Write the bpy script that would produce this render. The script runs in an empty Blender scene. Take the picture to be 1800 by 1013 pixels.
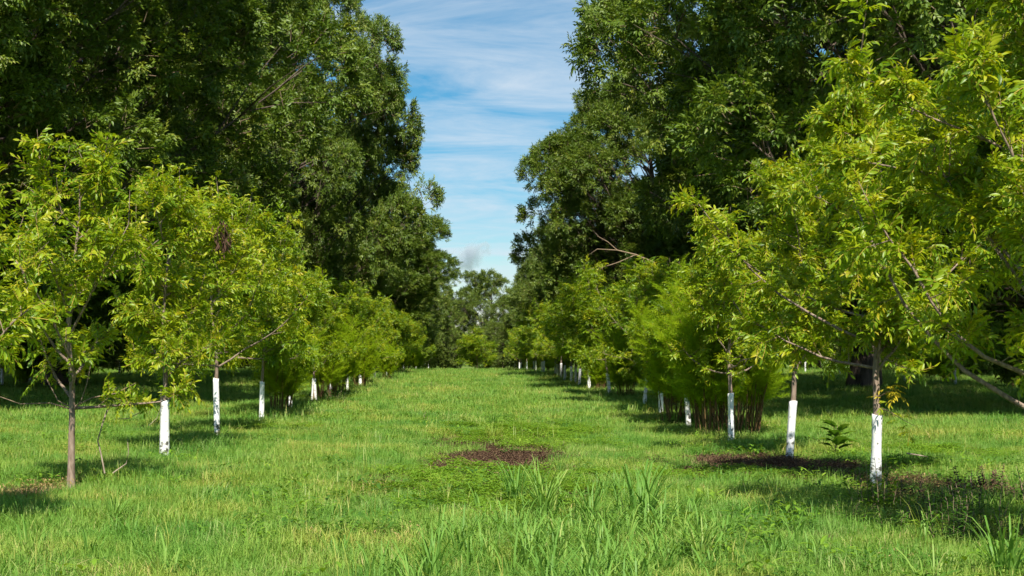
import bpy, math, random
import numpy as np
from mathutils import Vector, Matrix, Euler

random.seed(7)
rng = np.random.default_rng(7)
SC = bpy.context.scene
COL = SC.collection
R = math.radians

# ------------------------------------------------------------------ camera
CAM_H = 1.70
YAW, PITCH = R(1.65), R(2.49)
FPX = 2500.0
cam_d = bpy.data.cameras.new('camera')
cam_d.sensor_width = 36.0
cam_d.lens = 36.0 * FPX / 1800.0
cam_d.clip_start, cam_d.clip_end = 0.1, 12000.0
cam = bpy.data.objects.new('camera', cam_d)
COL.objects.link(cam)
cam.location = (0, 0, CAM_H)
cam.rotation_euler = (R(90) + PITCH, 0, -YAW)
SC.camera = cam

# ------------------------------------------------------------------ sun and sky
SUN_EL, SUN_AZ = R(49), R(180 - 6)          # clockwise from +Y (the view direction): behind the camera
sdir = Vector((math.sin(SUN_AZ) * math.cos(SUN_EL), math.cos(SUN_AZ) * math.cos(SUN_EL), math.sin(SUN_EL)))
sun_d = bpy.data.lights.new('sun', 'SUN')
sun_d.energy, sun_d.angle, sun_d.color = 5.0, R(0.53), (1.0, 0.94, 0.82)
sun = bpy.data.objects.new('sun', sun_d)
COL.objects.link(sun)
sun.location = (0, 0, 60)
sun.rotation_euler = sdir.to_track_quat('Z', 'Y').to_euler()

world = bpy.data.worlds.new('World')
SC.world = world
world.use_nodes = True
wn, wl = world.node_tree.nodes, world.node_tree.links
wn.clear()
w_out = wn.new('ShaderNodeOutputWorld')
w_bg = wn.new('ShaderNodeBackground')
w_bg.inputs['Strength'].default_value = 0.085
w_sky = wn.new('ShaderNodeTexSky')
w_sky.sky_type = 'NISHITA'
w_sky.sun_disc = False
w_sky.sun_elevation, w_sky.sun_rotation = SUN_EL, SUN_AZ
w_sky.air_density, w_sky.dust_density, w_sky.ozone_density = 1.0, 0.0, 4.0
tc = wn.new('ShaderNodeTexCoord')
sep = wn.new('ShaderNodeSeparateXYZ'); wl.new(tc.outputs['Generated'], sep.inputs[0])
def wmath(op, a, b=None):
    n = wn.new('ShaderNodeMath'); n.operation = op
    for i, v in enumerate((a, b)):
        if v is None: continue
        if isinstance(v, (int, float)): n.inputs[i].default_value = v
        else: wl.new(v, n.inputs[i])
    return n.outputs[0]
# thin cirrus on a flat layer overhead: direction / height above the horizon
zz = wmath('ADD', wmath('MAXIMUM', sep.outputs['Z'], 0.0), 0.06)
cmb = wn.new('ShaderNodeCombineXYZ')
wl.new(wmath('MULTIPLY', wmath('DIVIDE', sep.outputs['X'], zz), 0.7), cmb.inputs[0])
wl.new(wmath('DIVIDE', sep.outputs['Y'], zz), cmb.inputs[1])
nz = wn.new('ShaderNodeTexNoise')
nz.inputs['Scale'].default_value, nz.inputs['Detail'].default_value = 2.0, 10.0
nz.inputs['Roughness'].default_value, nz.inputs['Distortion'].default_value = 0.63, 0.6
wl.new(cmb.outputs[0], nz.inputs['Vector'])
ramp = wn.new('ShaderNodeValToRGB')
ramp.color_ramp.elements[0].position, ramp.color_ramp.elements[0].color = 0.37, (0, 0, 0, 1)
ramp.color_ramp.elements[1].position, ramp.color_ramp.elements[1].color = 0.74, (0.85, 0.85, 0.85, 1)
wl.new(nz.outputs['Fac'], ramp.inputs[0])
hs = wn.new('ShaderNodeHueSaturation')
hs.inputs['Saturation'].default_value = 1.38
hs.inputs['Hue'].default_value = 0.487
hs.inputs['Value'].default_value = 0.70
wl.new(w_sky.outputs[0], hs.inputs['Color'])
wmix = wn.new('ShaderNodeMix'); wmix.data_type = 'RGBA'
wl.new(ramp.outputs[0], wmix.inputs[0])
wl.new(hs.outputs[0], wmix.inputs[6])
wmix.inputs[7].default_value = (4.9, 5.5, 6.1, 1)
wl.new(wmix.outputs[2], w_bg.inputs['Color'])
wl.new(w_bg.outputs[0], w_out.inputs['Surface'])

SC.view_settings.view_transform = 'Standard'
SC.view_settings.look = 'None'
SC.view_settings.gamma = 1.0
SC.view_settings.use_curve_mapping = False
SC.view_settings.exposure = 0.80
SC.render.engine = 'CYCLES'
SC.cycles.max_bounces = 5
SC.cycles.diffuse_bounces = 2
SC.cycles.glossy_bounces = 2
SC.cycles.transmission_bounces = 4
SC.cycles.transparent_max_bounces = 4
SC.cycles.volume_bounces = 4
SC.cycles.use_denoising = True
SC.cycles.denoising_prefilter = 'FAST'
SC.cycles.use_adaptive_sampling = True
SC.cycles.adaptive_threshold = 0.025

# ------------------------------------------------------------------ helpers: projection, terrain, noise
CR = Euler((R(90) + PITCH, 0, -YAW)).to_matrix()
def ray(px, py):
    d = CR @ Vector(((px - 900) / FPX, (506.5 - py) / FPX, -1.0))
    return d
def ground_at(px, py):
    d = ray(px, py); t = -CAM_H / d.z
    return d.x * t, d.y * t
def y_on_row(px, X):
    d = ray(px, 615); return X * d.y / d.x
def at_depth(px, py, Y):
    d = ray(px, py); t = Y / d.y
    return Vector((d.x * t, Y, CAM_H + d.z * t))

def gz(x, y):
    x = np.asarray(x, float); y = np.asarray(y, float)
    z = 0.035 * np.sin(x * 0.31 + 1.1) * np.sin(y * 0.17) + 0.02 * np.sin(x * 0.9 + y * 0.45)
    z = z - 0.012 * np.clip(y - 104, 0, 120)
    return z
def gz1(x, y): return float(gz(x, y))

_lat = rng.random((6, 64, 64))
def vnoise(x, y, s, k=0):
    x = np.asarray(x) / s + 1000.3; y = np.asarray(y) / s + 1000.7
    xi = np.floor(x).astype(int); yi = np.floor(y).astype(int)
    fx = x - xi; fy = y - yi
    fx = fx * fx * (3 - 2 * fx); fy = fy * fy * (3 - 2 * fy)
    L = _lat[k]
    a = L[xi % 64, yi % 64]; b = L[(xi + 1) % 64, yi % 64]
    c = L[xi % 64, (yi + 1) % 64]; d = L[(xi + 1) % 64, (yi + 1) % 64]
    return (a * (1 - fx) + b * fx) * (1 - fy) + (c * (1 - fx) + d * fx) * fy

# ------------------------------------------------------------------ helpers: meshes and objects
class MB:
    """collects vertices / faces (+ a per-vertex random number used for colour variation)"""
    def __init__(self): self.v = []; self.f = []; self.r = []; self.m = []
    def add(self, verts, faces, rnd=0.5, mat=0):
        o = len(self.v)
        self.v.extend([tuple(map(float, p)) for p in verts])
        self.f.extend([tuple(i + o for i in f) for f in faces])
        self.r.extend([rnd] * len(verts)); self.m.extend([mat] * len(faces))
    def tube(self, pts, rads, n=6, rnd=0.5, mat=0, cap=True):
        pts = [Vector(p) for p in pts]
        up = Vector((0.31, 0.2, 0.93)); rings = []
        for i, p in enumerate(pts):
            t = (pts[min(i + 1, len(pts) - 1)] - pts[max(i - 1, 0)])
            if t.length < 1e-7: t = Vector((0, 0, 1))
            t.normalize()
            a = t.cross(up)
            if a.length < 0.05: a = t.cross(Vector((1, 0, 0)))
            a.normalize(); b = t.cross(a)
            rings.append([p + (a * math.cos(2 * math.pi * k / n) + b * math.sin(2 * math.pi * k / n)) * rads[i] for k in range(n)])
        vs = [q for r_ in rings for q in r_]; fs = []
        for i in range(len(pts) - 1):
            for k in range(n):
                fs.append((i * n + k, i * n + (k + 1) % n, (i + 1) * n + (k + 1) % n, (i + 1) * n + k))
        if cap:
            fs.append(tuple((len(pts) - 1) * n + k for k in range(n)))
        self.add(vs, fs, rnd, mat)
    def mesh(self, name, mats, smooth=True):
        me = bpy.data.meshes.new(name)
        me.from_pydata(self.v, [], self.f)
        for m in mats: me.materials.append(m)
        a = me.attributes.new('rnd', 'FLOAT', 'POINT'); a.data.foreach_set('value', self.r)
        if len(mats) > 1: me.polygons.foreach_set('material_index', self.m)
        if smooth: me.polygons.foreach_set('use_smooth', [True] * len(me.polygons))
        me.update()
        return me

def link(name, data, parent=None, loc=None, rot=None):
    o = bpy.data.objects.new(name, data); COL.objects.link(o)
    if parent is not None: o.parent = parent
    if loc is not None: o.location = loc
    if rot is not None: o.rotation_euler = rot
    return o
def tag(o, label=None, cat=None, group=None, kind=None):
    if label: o['label'] = label
    if cat: o['category'] = cat
    if group: o['group'] = group
    if kind: o['kind'] = kind
    return o
def empty(name, loc=(0, 0, 0), rot=(0, 0, 0)):
    o = link(name, None, None, loc, rot); o.empty_display_size = 0.2
    return o
def copy_tree(o, parent=None):
    c = o.copy(); COL.objects.link(c); c.parent = parent
    for ch in o.children: copy_tree(ch, c)
    return c

# ------------------------------------------------------------------ helpers: scattering leaves inside one part
def make_set(name, meshes):
    c = bpy.data.collections.new(name)
    for i, m in enumerate(meshes):
        o = bpy.data.objects.new('%s_%02d' % (name, i), m); c.objects.link(o)
    return c
_trees = {}
def scatter_nodes(coll):
    if coll.name in _trees: return _trees[coll.name]
    g = bpy.data.node_groups.new('scatter_' + coll.name, 'GeometryNodeTree')
    g.interface.new_socket('Geometry', in_out='INPUT', socket_type='NodeSocketGeometry')
    g.interface.new_socket('Geometry', in_out='OUTPUT', socket_type='NodeSocketGeometry')
    N, L = g.nodes, g.links
    gi, go = N.new('NodeGroupInput'), N.new('NodeGroupOutput')
    iop = N.new('GeometryNodeInstanceOnPoints')
    ci = N.new('GeometryNodeCollectionInfo')
    ci.inputs['Collection'].default_value = coll
    ci.inputs['Separate Children'].default_value = True
    ci.inputs['Reset Children'].default_value = True
    def attr(n, t):
        a = N.new('GeometryNodeInputNamedAttribute'); a.data_type = t
        a.inputs['Name'].default_value = n
        return a.outputs['Attribute']
    e2r = N.new('FunctionNodeEulerToRotation')
    L.new(attr('er', 'FLOAT_VECTOR'), e2r.inputs[0])
    L.new(gi.outputs[0], iop.inputs['Points'])
    L.new(ci.outputs[0], iop.inputs['Instance'])
    iop.inputs['Pick Instance'].default_value = True
    L.new(attr('vi', 'INT'), iop.inputs['Instance Index'])
    L.new(e2r.outputs[0], iop.inputs['Rotation'])
    L.new(attr('sc', 'FLOAT_VECTOR'), iop.inputs['Scale'])
    L.new(iop.outputs[0], go.inputs[0])
    _trees[coll.name] = g
    return g
def scatter(name, coll, P, E, S, V, parent=None, mat=None):
    P = np.asarray(P, np.float32)
    me = bpy.data.meshes.new(name)
    me.vertices.add(len(P)); me.vertices.foreach_set('co', P.ravel())
    a = me.attributes.new('er', 'FLOAT_VECTOR', 'POINT'); a.data.foreach_set('vector', np.asarray(E, np.float32).ravel())
    S = np.asarray(S, np.float32)
    if S.ndim == 1: S = np.repeat(S[:, None], 3, 1)
    a = me.attributes.new('sc', 'FLOAT_VECTOR', 'POINT'); a.data.foreach_set('vector', S.ravel())
    a = me.attributes.new('vi', 'INT', 'POINT'); a.data.foreach_set('value', np.asarray(V, np.int32))
    if mat: me.materials.append(mat)
    o = link(name, me, parent)
    m = o.modifiers.new('scatter', 'NODES'); m.node_group = scatter_nodes(coll)
    return o
def eulers(X, Z):
    """euler angles of frames whose x axis is X and whose z axis is as near Z as possible"""
    X = np.asarray(X, float); Z = np.asarray(Z, float)
    X = X / np.linalg.norm(X, axis=1, keepdims=True)
    Y = np.cross(Z, X); Y /= np.maximum(np.linalg.norm(Y, axis=1, keepdims=True), 1e-6)
    Z = np.cross(X, Y)
    ry = -np.arcsin(np.clip(X[:, 2], -1, 1))
    rx = np.arctan2(Y[:, 2], Z[:, 2]); rz = np.arctan2(X[:, 1], X[:, 0])
    return np.stack([rx, ry, rz], 1)

# ------------------------------------------------------------------ materials
def new_mat(name):
    m = bpy.data.materials.new(name); m.use_nodes = True
    m.node_tree.nodes.clear()
    return m, m.node_tree.nodes, m.node_tree.links
def ramp_node(N, stops):
    r = N.new('ShaderNodeValToRGB')
    el = r.color_ramp.elements
    while len(el) < len(stops): el.new(0.5)
    for e, (p, c) in zip(el, stops): e.position = p; e.color = (*c, 1)
    return r
def leaf_mat(name, stops, trans=0.35, rough=0.5, spec=0.35, tboost=(1.25, 1.15, 0.55), wscale=0.0, wstops=None):
    """foliage: colour picked per leaf (random per instance + per leaflet), light shining through it"""
    m, N, L = new_mat(name)
    oi = N.new('ShaderNodeObjectInfo')
    at = N.new('ShaderNodeAttribute'); at.attribute_name = 'rnd'
    s = N.new('ShaderNodeMath'); s.operation = 'MULTIPLY_ADD'
    L.new(oi.outputs['Random'], s.inputs[0]); s.inputs[1].default_value = 0.55
    t = N.new('ShaderNodeMath'); t.operation = 'MULTIPLY'
    L.new(at.outputs['Fac'], t.inputs[0]); t.inputs[1].default_value = 0.45
    L.new(t.outputs[0], s.inputs[2])
    r = ramp_node(N, stops); L.new(s.outputs[0], r.inputs[0])
    colo = r.outputs[0]
    if wstops:
        ge = N.new('ShaderNodeNewGeometry')
        no = N.new('ShaderNodeTexNoise'); no.inputs['Scale'].default_value = wscale
        no.inputs['Detail'].default_value = 5.0; no.inputs['Roughness'].default_value = 0.6
        L.new(ge.outputs['Position'], no.inputs['Vector'])
        r2 = ramp_node(N, wstops); L.new(no.outputs['Fac'], r2.inputs[0])
        mu = N.new('ShaderNodeMix'); mu.data_type = 'RGBA'; mu.blend_type = 'MULTIPLY'; mu.inputs[0].default_value = 1.0
        L.new(colo, mu.inputs[6]); L.new(r2.outputs[0], mu.inputs[7]); colo = mu.outputs[2]
    p = N.new('ShaderNodeBsdfPrincipled')
    L.new(colo, p.inputs['Base Color'])
    p.inputs['Roughness'].default_value = rough
    p.inputs['Specular IOR Level'].default_value = spec
    tb = N.new('ShaderNodeMix'); tb.data_type = 'RGBA'; tb.blend_type = 'MULTIPLY'; tb.inputs[0].default_value = 1.0
    L.new(colo, tb.inputs[6]); tb.inputs[7].default_value = (*tboost, 1)
    tr = N.new('ShaderNodeBsdfTranslucent'); L.new(tb.outputs[2], tr.inputs['Color'])
    mx = N.new('ShaderNodeMixShader'); mx.inputs[0].default_value = trans
    L.new(p.outputs[0], mx.inputs[1]); L.new(tr.outputs[0], mx.inputs[2])
    o = N.new('ShaderNodeOutputMaterial'); L.new(mx.outputs[0], o.inputs['Surface'])
    return m
def bark_mat(name, c0, c1, scale=18.0, stretch=0.25, bump=0.4):
    m, N, L = new_mat(name)
    tcx = N.new('ShaderNodeTexCoord')
    mp = N.new('ShaderNodeMapping'); mp.inputs['Scale'].default_value = (1, 1, stretch)
    L.new(tcx.outputs['Object'], mp.inputs[0])
    no = N.new('ShaderNodeTexNoise'); no.inputs['Scale'].default_value = scale
    no.inputs['Detail'].default_value = 6; no.inputs['Roughness'].default_value = 0.65
    L.new(mp.outputs[0], no.inputs['Vector'])
    r = ramp_node(N, [(0.32, c0), (0.68, c1)]); L.new(no.outputs['Fac'], r.inputs[0])
    p = N.new('ShaderNodeBsdfPrincipled'); L.new(r.outputs[0], p.inputs['Base Color'])
    p.inputs['Roughness'].default_value = 0.85; p.inputs['Specular IOR Level'].default_value = 0.2
    b = N.new('ShaderNodeBump'); b.inputs['Strength'].default_value = bump; b.inputs['Distance'].default_value = 0.02
    L.new(no.outputs['Fac'], b.inputs['Height']); L.new(b.outputs[0], p.inputs['Normal'])
    o = N.new('ShaderNodeOutputMaterial'); L.new(p.outputs[0], o.inputs['Surface'])
    return m

M_SAP = leaf_mat('sapling_leaf', [(0.0, (0.050, 0.120, 0.006)), (0.3, (0.150, 0.268, 0.011)), (0.65, (0.275, 0.378, 0.013)), (0.92, (0.395, 0.430, 0.015)), (1.0, (0.50, 0.42, 0.02))], 0.46, 0.40, 0.40, (1.3, 1.2, 0.38))
M_YEL = leaf_mat('yellowing_leaf', [(0.0, (0.42, 0.38, 0.02)), (1.0, (0.60, 0.46, 0.03))], 0.42, 0.45, 0.4, (1.2, 1.1, 0.4))
M_BIG = leaf_mat('old_pecan_leaf', [(0.0, (0.058, 0.108, 0.012)), (0.45, (0.105, 0.175, 0.018)), (0.8, (0.165, 0.225, 0.026)), (1.0, (0.235, 0.260, 0.036))], 0.30, 0.45, 0.38, (1.25, 1.2, 0.45))
M_FAR = leaf_mat('far_pecan_leaf', [(0.0, (0.070, 0.118, 0.018)), (0.45, (0.120, 0.182, 0.025)), (0.8, (0.170, 0.225, 0.034)), (1.0, (0.225, 0.250, 0.042))], 0.30, 0.45, 0.35, (1.25, 1.2, 0.45))
M_FEN = leaf_mat('fennel_frond', [(0.0, (0.185, 0.320, 0.008)), (0.5, (0.280, 0.415, 0.010)), (1.0, (0.390, 0.465, 0.014))], 0.45, 0.6, 0.15, (1.3, 1.2, 0.4))
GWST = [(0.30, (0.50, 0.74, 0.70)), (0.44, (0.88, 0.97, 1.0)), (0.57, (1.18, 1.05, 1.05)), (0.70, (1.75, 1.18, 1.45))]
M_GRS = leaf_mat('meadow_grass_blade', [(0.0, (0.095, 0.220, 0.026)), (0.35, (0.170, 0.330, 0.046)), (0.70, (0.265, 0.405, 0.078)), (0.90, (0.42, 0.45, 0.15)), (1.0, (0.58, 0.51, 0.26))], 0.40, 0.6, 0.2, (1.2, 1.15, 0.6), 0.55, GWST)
M_GUI = leaf_mat('broad_grass_blade', [(0.0, (0.100, 0.235, 0.034)), (0.6, (0.185, 0.350, 0.058)), (0.9, (0.30, 0.41, 0.09)), (1.0, (0.50, 0.48, 0.18))], 0.38, 0.5, 0.25, (1.2, 1.15, 0.6))
M_GYL = leaf_mat('pale_grass_blade', [(0.0, (0.19, 0.30, 0.04)), (0.6, (0.34, 0.40, 0.07)), (1.0, (0.48, 0.46, 0.13))], 0.36, 0.45, 0.4)
M_CLO = leaf_mat('clover_leaf', [(0.0, (0.11, 0.230, 0.016)), (0.6, (0.180, 0.325, 0.026)), (1.0, (0.27, 0.39, 0.045))], 0.35, 0.5, 0.3)
M_DRY = leaf_mat('dry_weed', [(0.0, (0.055, 0.032, 0.022)), (0.5, (0.115, 0.068, 0.044)), (0.85, (0.22, 0.145, 0.085)), (1.0, (0.40, 0.31, 0.16))], 0.15, 0.8, 0.1, (1.1, 1.0, 0.9))
M_TAN = leaf_mat('straw', [(0.0, (0.28, 0.20, 0.08)), (1.0, (0.48, 0.37, 0.17))], 0.2, 0.8, 0.1)
M_WED = leaf_mat('weed_leaf', [(0.0, (0.045, 0.125, 0.012)), (0.6, (0.085, 0.195, 0.020)), (1.0, (0.16, 0.26, 0.03))], 0.35, 0.45, 0.4)
M_BRB = bark_mat('sapling_bark', (0.11, 0.075, 0.055), (0.34, 0.26, 0.20), 26)
M_TWG = bark_mat('twig_bark', (0.12, 0.085, 0.055), (0.30, 0.22, 0.15), 40)
M_OLD = bark_mat('old_bark', (0.035, 0.026, 0.02), (0.15, 0.115, 0.09), 5.0, 0.2, 0.9)
M_DEAD = bark_mat('dead_wood', (0.17, 0.125, 0.09), (0.42, 0.34, 0.26), 30)
M_FST = bark_mat('fennel_stem', (0.07, 0.04, 0.018), (0.20, 0.12, 0.05), 14, 0.1, 0.2)
M_RACH = bark_mat('leaf_stalk', (0.24, 0.20, 0.03), (0.36, 0.26, 0.05), 30)

def guard_mat():
    m, N, L = new_mat('white_guard')
    tcx = N.new('ShaderNodeTexCoord'); sp = N.new('ShaderNodeSeparateXYZ'); L.new(tcx.outputs['Object'], sp.inputs[0])
    oi = N.new('ShaderNodeObjectInfo')
    ad = N.new('ShaderNodeVectorMath'); ad.operation = 'ADD'
    L.new(tcx.outputs['Object'], ad.inputs[0]); L.new(oi.outputs['Location'], ad.inputs[1])
    no = N.new('ShaderNodeTexNoise'); no.inputs['Scale'].default_value = 17; no.inputs['Detail'].default_value = 5
    L.new(ad.outputs[0], no.inputs['Vector'])
    # mould and soil splashes: thicker near the soil, a few specks higher up
    mr = N.new('ShaderNodeMapRange'); L.new(sp.outputs['Z'], mr.inputs['Value'])
    for k, v in (('From Min', 0.0), ('From Max', 0.42), ('To Min', 0.19), ('To Max', 0.0)): mr.inputs[k].default_value = v
    dm = N.new('ShaderNodeMath'); dm.operation = 'MULTIPLY_ADD'; L.new(oi.outputs['Random'], dm.inputs[0]); dm.inputs[1].default_value = 0.05; L.new(mr.outputs[0], dm.inputs[2])
    s = N.new('ShaderNodeMath'); s.operation = 'ADD'; L.new(no.outputs['Fac'], s.inputs[0]); L.new(dm.outputs[0], s.inputs[1])
    r = ramp_node(N, [(0.0, (0.76, 0.76, 0.75)), (0.63, (0.73, 0.73, 0.72)), (0.70, (0.34, 0.33, 0.29)), (0.76, (0.08, 0.075, 0.06))])
    L.new(s.outputs[0], r.inputs[0])
    p = N.new('ShaderNodeBsdfPrincipled'); L.new(r.outputs[0], p.inputs['Base Color'])
    p.inputs['Roughness'].default_value = 0.45
    no2 = N.new('ShaderNodeTexNoise'); no2.inputs['Scale'].default_value = 9
    L.new(ad.outputs[0], no2.inputs['Vector'])
    b = N.new('ShaderNodeBump'); b.inputs['Strength'].default_value = 0.35; b.inputs['Distance'].default_value = 0.02
    L.new(no2.outputs['Fac'], b.inputs['Height']); L.new(b.outputs[0], p.inputs['Normal'])
    o = N.new('ShaderNodeOutputMaterial'); L.new(p.outputs[0], o.inputs['Surface'])
    return m
M_GUARD = guard_mat()

# ------------------------------------------------------------------ bare patches seen in the grass: (px, py, half width px, near y px, far y px, strength)
PATCH = []
def patch(px, py, hw, y_near, y_far, kind):
    cx, cy = ground_at(px, py)
    _, yn = ground_at(px, y_near); _, yf = ground_at(px, y_far)
    PATCH.append((cx, (yn + yf) / 2, hw * cy / FPX, (yf - yn) / 2, kind))
patch(880, 816, 118, 862, 778, 'dry')
patch(860, 812, 70, 842, 786, 'dry')
patch(930, 808, 60, 838, 782, 'dry')
patch(800, 779, 40, 790, 769, 'dry')
patch(915, 762, 32, 771, 755, 'dry')
patch(878, 775, 30, 779, 771, 'dry')
patch(668, 851, 26, 862, 842, 'dry')
patch(700, 957, 55, 968, 947, 'tan')
patch(1330, 824, 135, 852, 802, 'dry')
patch(1470, 832, 95, 854, 810, 'dry')
patch(1575, 862, 80, 888, 842, 'tan')
patch(1700, 868, 70, 895, 842, 'dry')
patch(1620, 1000, 70, 1012, 990, 'tan')
patch(1455, 952, 30, 960, 944, 'tan')
patch(1120, 815, 22, 819, 811, 'tan')
patch(55, 865, 45, 878, 852, 'tan')
CLOV = []
def clover(px, hw, y_near, y_far):
    cx, cy = ground_at(px, (y_near + y_far) / 2)
    _, yn = ground_at(px, y_near); _, yf = ground_at(px, y_far)
    CLOV.append((cx, (yn + yf) / 2, hw * cy / FPX, (yf - yn) / 2))
clover(880, 170, 905, 826)
clover(930, 150, 785, 748)
clover(1640, 110, 812, 788)
clover(1560, 130, 925, 868)
clover(460, 60, 762, 748)
clover(1180, 220, 850, 830)
def pmask(x, y, lst=PATCH, kind=None):
    x = np.asarray(x, float); y = np.asarray(y, float)
    out = np.zeros_like(x)
    wob = 0.9 * (vnoise(x, y, 0.22, 1) - 0.5) + 0.9 * (vnoise(x, y, 0.8, 2) - 0.5)
    for p in lst:
        if kind and p[4] != kind: continue
        d = np.sqrt(((x - p[0]) / p[2]) ** 2 + ((y - p[1]) / p[3]) ** 2)
        out = np.maximum(out, np.clip((1.15 + wob - d) * 2.2, 0, 1))
    return out

# ------------------------------------------------------------------ ground
def build_ground():
    def axis(a, b, near0, near1, step, grow=1.22):
        v = list(np.arange(near0, near1 + 1e-6, step)); s = step; x = near1
        while x < b: s *= grow; x += s; v.append(x)
        s = step; x = near0; pre = []
        while x > a: s *= grow; x -= s; pre.append(x)
        return np.array(pre[::-1] + v)
    xs = axis(-2500, 2500, -12, 12, 0.2); ys = axis(-300, 5000, 8, 34, 0.2)
    X, Y = np.meshgrid(xs, ys)
    Z = gz(X, Y) + 0.02 * (vnoise(X, Y, 0.9, 3) - 0.5)
    V = np.stack([X, Y, Z], -1).reshape(-1, 3)
    nx, ny = len(xs), len(ys)
    i = np.arange((nx) * (ny)).reshape(ny, nx)
    F = np.stack([i[:-1, :-1], i[:-1, 1:], i[1:, 1:], i[1:, :-1]], -1).reshape(-1, 4)
    me = bpy.data.meshes.new('ground')
    me.from_pydata(V.tolist(), [], F.tolist())
    a = me.attributes.new('bare', 'FLOAT', 'POINT')
    a.data.foreach_set('value', pmask(X, Y).ravel().astype(np.float32))
    me.polygons.foreach_set('use_smooth', [True] * len(me.polygons))
    m, N, L = new_mat('meadow_ground')
    ge = N.new('ShaderNodeNewGeometry')
    n1 = N.new('ShaderNodeTexNoise'); n1.inputs['Scale'].default_value = 0.22; n1.inputs['Detail'].default_value = 6
    n2 = N.new('ShaderNodeTexNoise'); n2.inputs['Scale'].default_value = 14.0; n2.inputs['Detail'].default_value = 6; n2.inputs['Roughness'].default_value = 0.7
    for n in (n1, n2): L.new(ge.outputs['Position'], n.inputs['Vector'])
    g1 = ramp_node(N, [(0.3, (0.085, 0.145, 0.022)), (0.55, (0.130, 0.200, 0.035)), (0.75, (0.22, 0.22, 0.07))])
    L.new(n1.outputs['Fac'], g1.inputs[0])
    g2 = ramp_node(N, [(0.3, (0.45, 0.5, 0.4)), (0.7, (1.3, 1.25, 1.2))]); L.new(n2.outputs['Fac'], g2.inputs[0])
    mu = N.new('ShaderNodeMix'); mu.data_type = 'RGBA'; mu.blend_type = 'MULTIPLY'; mu.inputs[0].default_value = 1
    L.new(g1.outputs[0], mu.inputs[6]); L.new(g2.outputs[0], mu.inputs[7])
    so = ramp_node(N, [(0.3, (0.045, 0.028, 0.019)), (0.55, (0.100, 0.060, 0.040)), (0.75, (0.19, 0.125, 0.075))])
    L.new(n2.outputs['Fac'], so.inputs[0])
    at = N.new('ShaderNodeAttribute'); at.attribute_name = 'bare'
    mx = N.new('ShaderNodeMix'); mx.data_type = 'RGBA'
    L.new(at.outputs['Fac'], mx.inputs[0]); L.new(mu.outputs[2], mx.inputs[6]); L.new(so.outputs[0], mx.inputs[7])
    p = N.new('ShaderNodeBsdfPrincipled'); L.new(mx.outputs[2], p.inputs['Base Color'])
    p.inputs['Roughness'].default_value = 0.95; p.inputs['Specular IOR Level'].default_value = 0.1
    b = N.new('ShaderNodeBump'); b.inputs['Strength'].default_value = 0.7; b.inputs['Distance'].default_value = 0.04
    L.new(n2.outputs['Fac'], b.inputs['Height']); L.new(b.outputs[0], p.inputs['Normal'])
    o = N.new('ShaderNodeOutputMaterial'); L.new(p.outputs[0], o.inputs['Surface'])
    me.materials.append(m)
    g = link('ground', me)
    tag(g, 'mown grass alley floor with patches of dry brown weeds', 'ground', kind='structure')
build_ground()

# ------------------------------------------------------------------ leaf shapes
def leaflet(mb, base, d, n, L, W, rnd, seg=3, mat=0, droop=0.25):
    """one lance-shaped leaflet folded along its midrib"""
    d = Vector(d).normalized(); n = Vector(n)
    s = d.cross(n)
    if s.length < 1e-4: s = d.cross(Vector((0.3, 0.5, 0.8)))
    s.normalize(); n = s.cross(d).normalized()
    base = Vector(base)
    if seg == 1:
        p1 = base + d * L * 0.42; tip = base + d * L - n * L * droop
        mb.add([base, p1 + s * W / 2 + n * W * 0.12, tip, p1 - s * W / 2 + n * W * 0.12], [(0, 1, 2), (0, 2, 3)], rnd, mat)
        return
    vs = [base]; fs = []
    prof = [0.0, 0.85, 1.0, 0.6] if seg == 3 else [0.0, 1.0, 0.75]
    ts = [0.0, 0.25, 0.52, 0.8] if seg == 3 else [0.0, 0.35, 0.7]
    for t, w in zip(ts[1:], prof[1:]):
        c = base + d * L * t - n * L * droop * t * t
        vs += [c + s * W / 2 * w + n * W * 0.16 * w, c, c - s * W / 2 * w + n * W * 0.16 * w]
    vs.append(base + d * L - n * L * droop)
    fs += [(0, 1, 2), (0, 2, 3)]
    k = len(ts) - 1
    for i in range(k - 1):
        a = 1 + 3 * i; b = a + 3
        fs += [(a, b, b + 1, a + 1), (a + 1, b + 1, b + 2, a + 2)]
    a = 1 + 3 * (k - 1); t = len(vs) - 1
    fs += [(a, t, a + 1), (a + 1, t, a + 2)]
    mb.add(vs, fs, rnd, mat)

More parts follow.
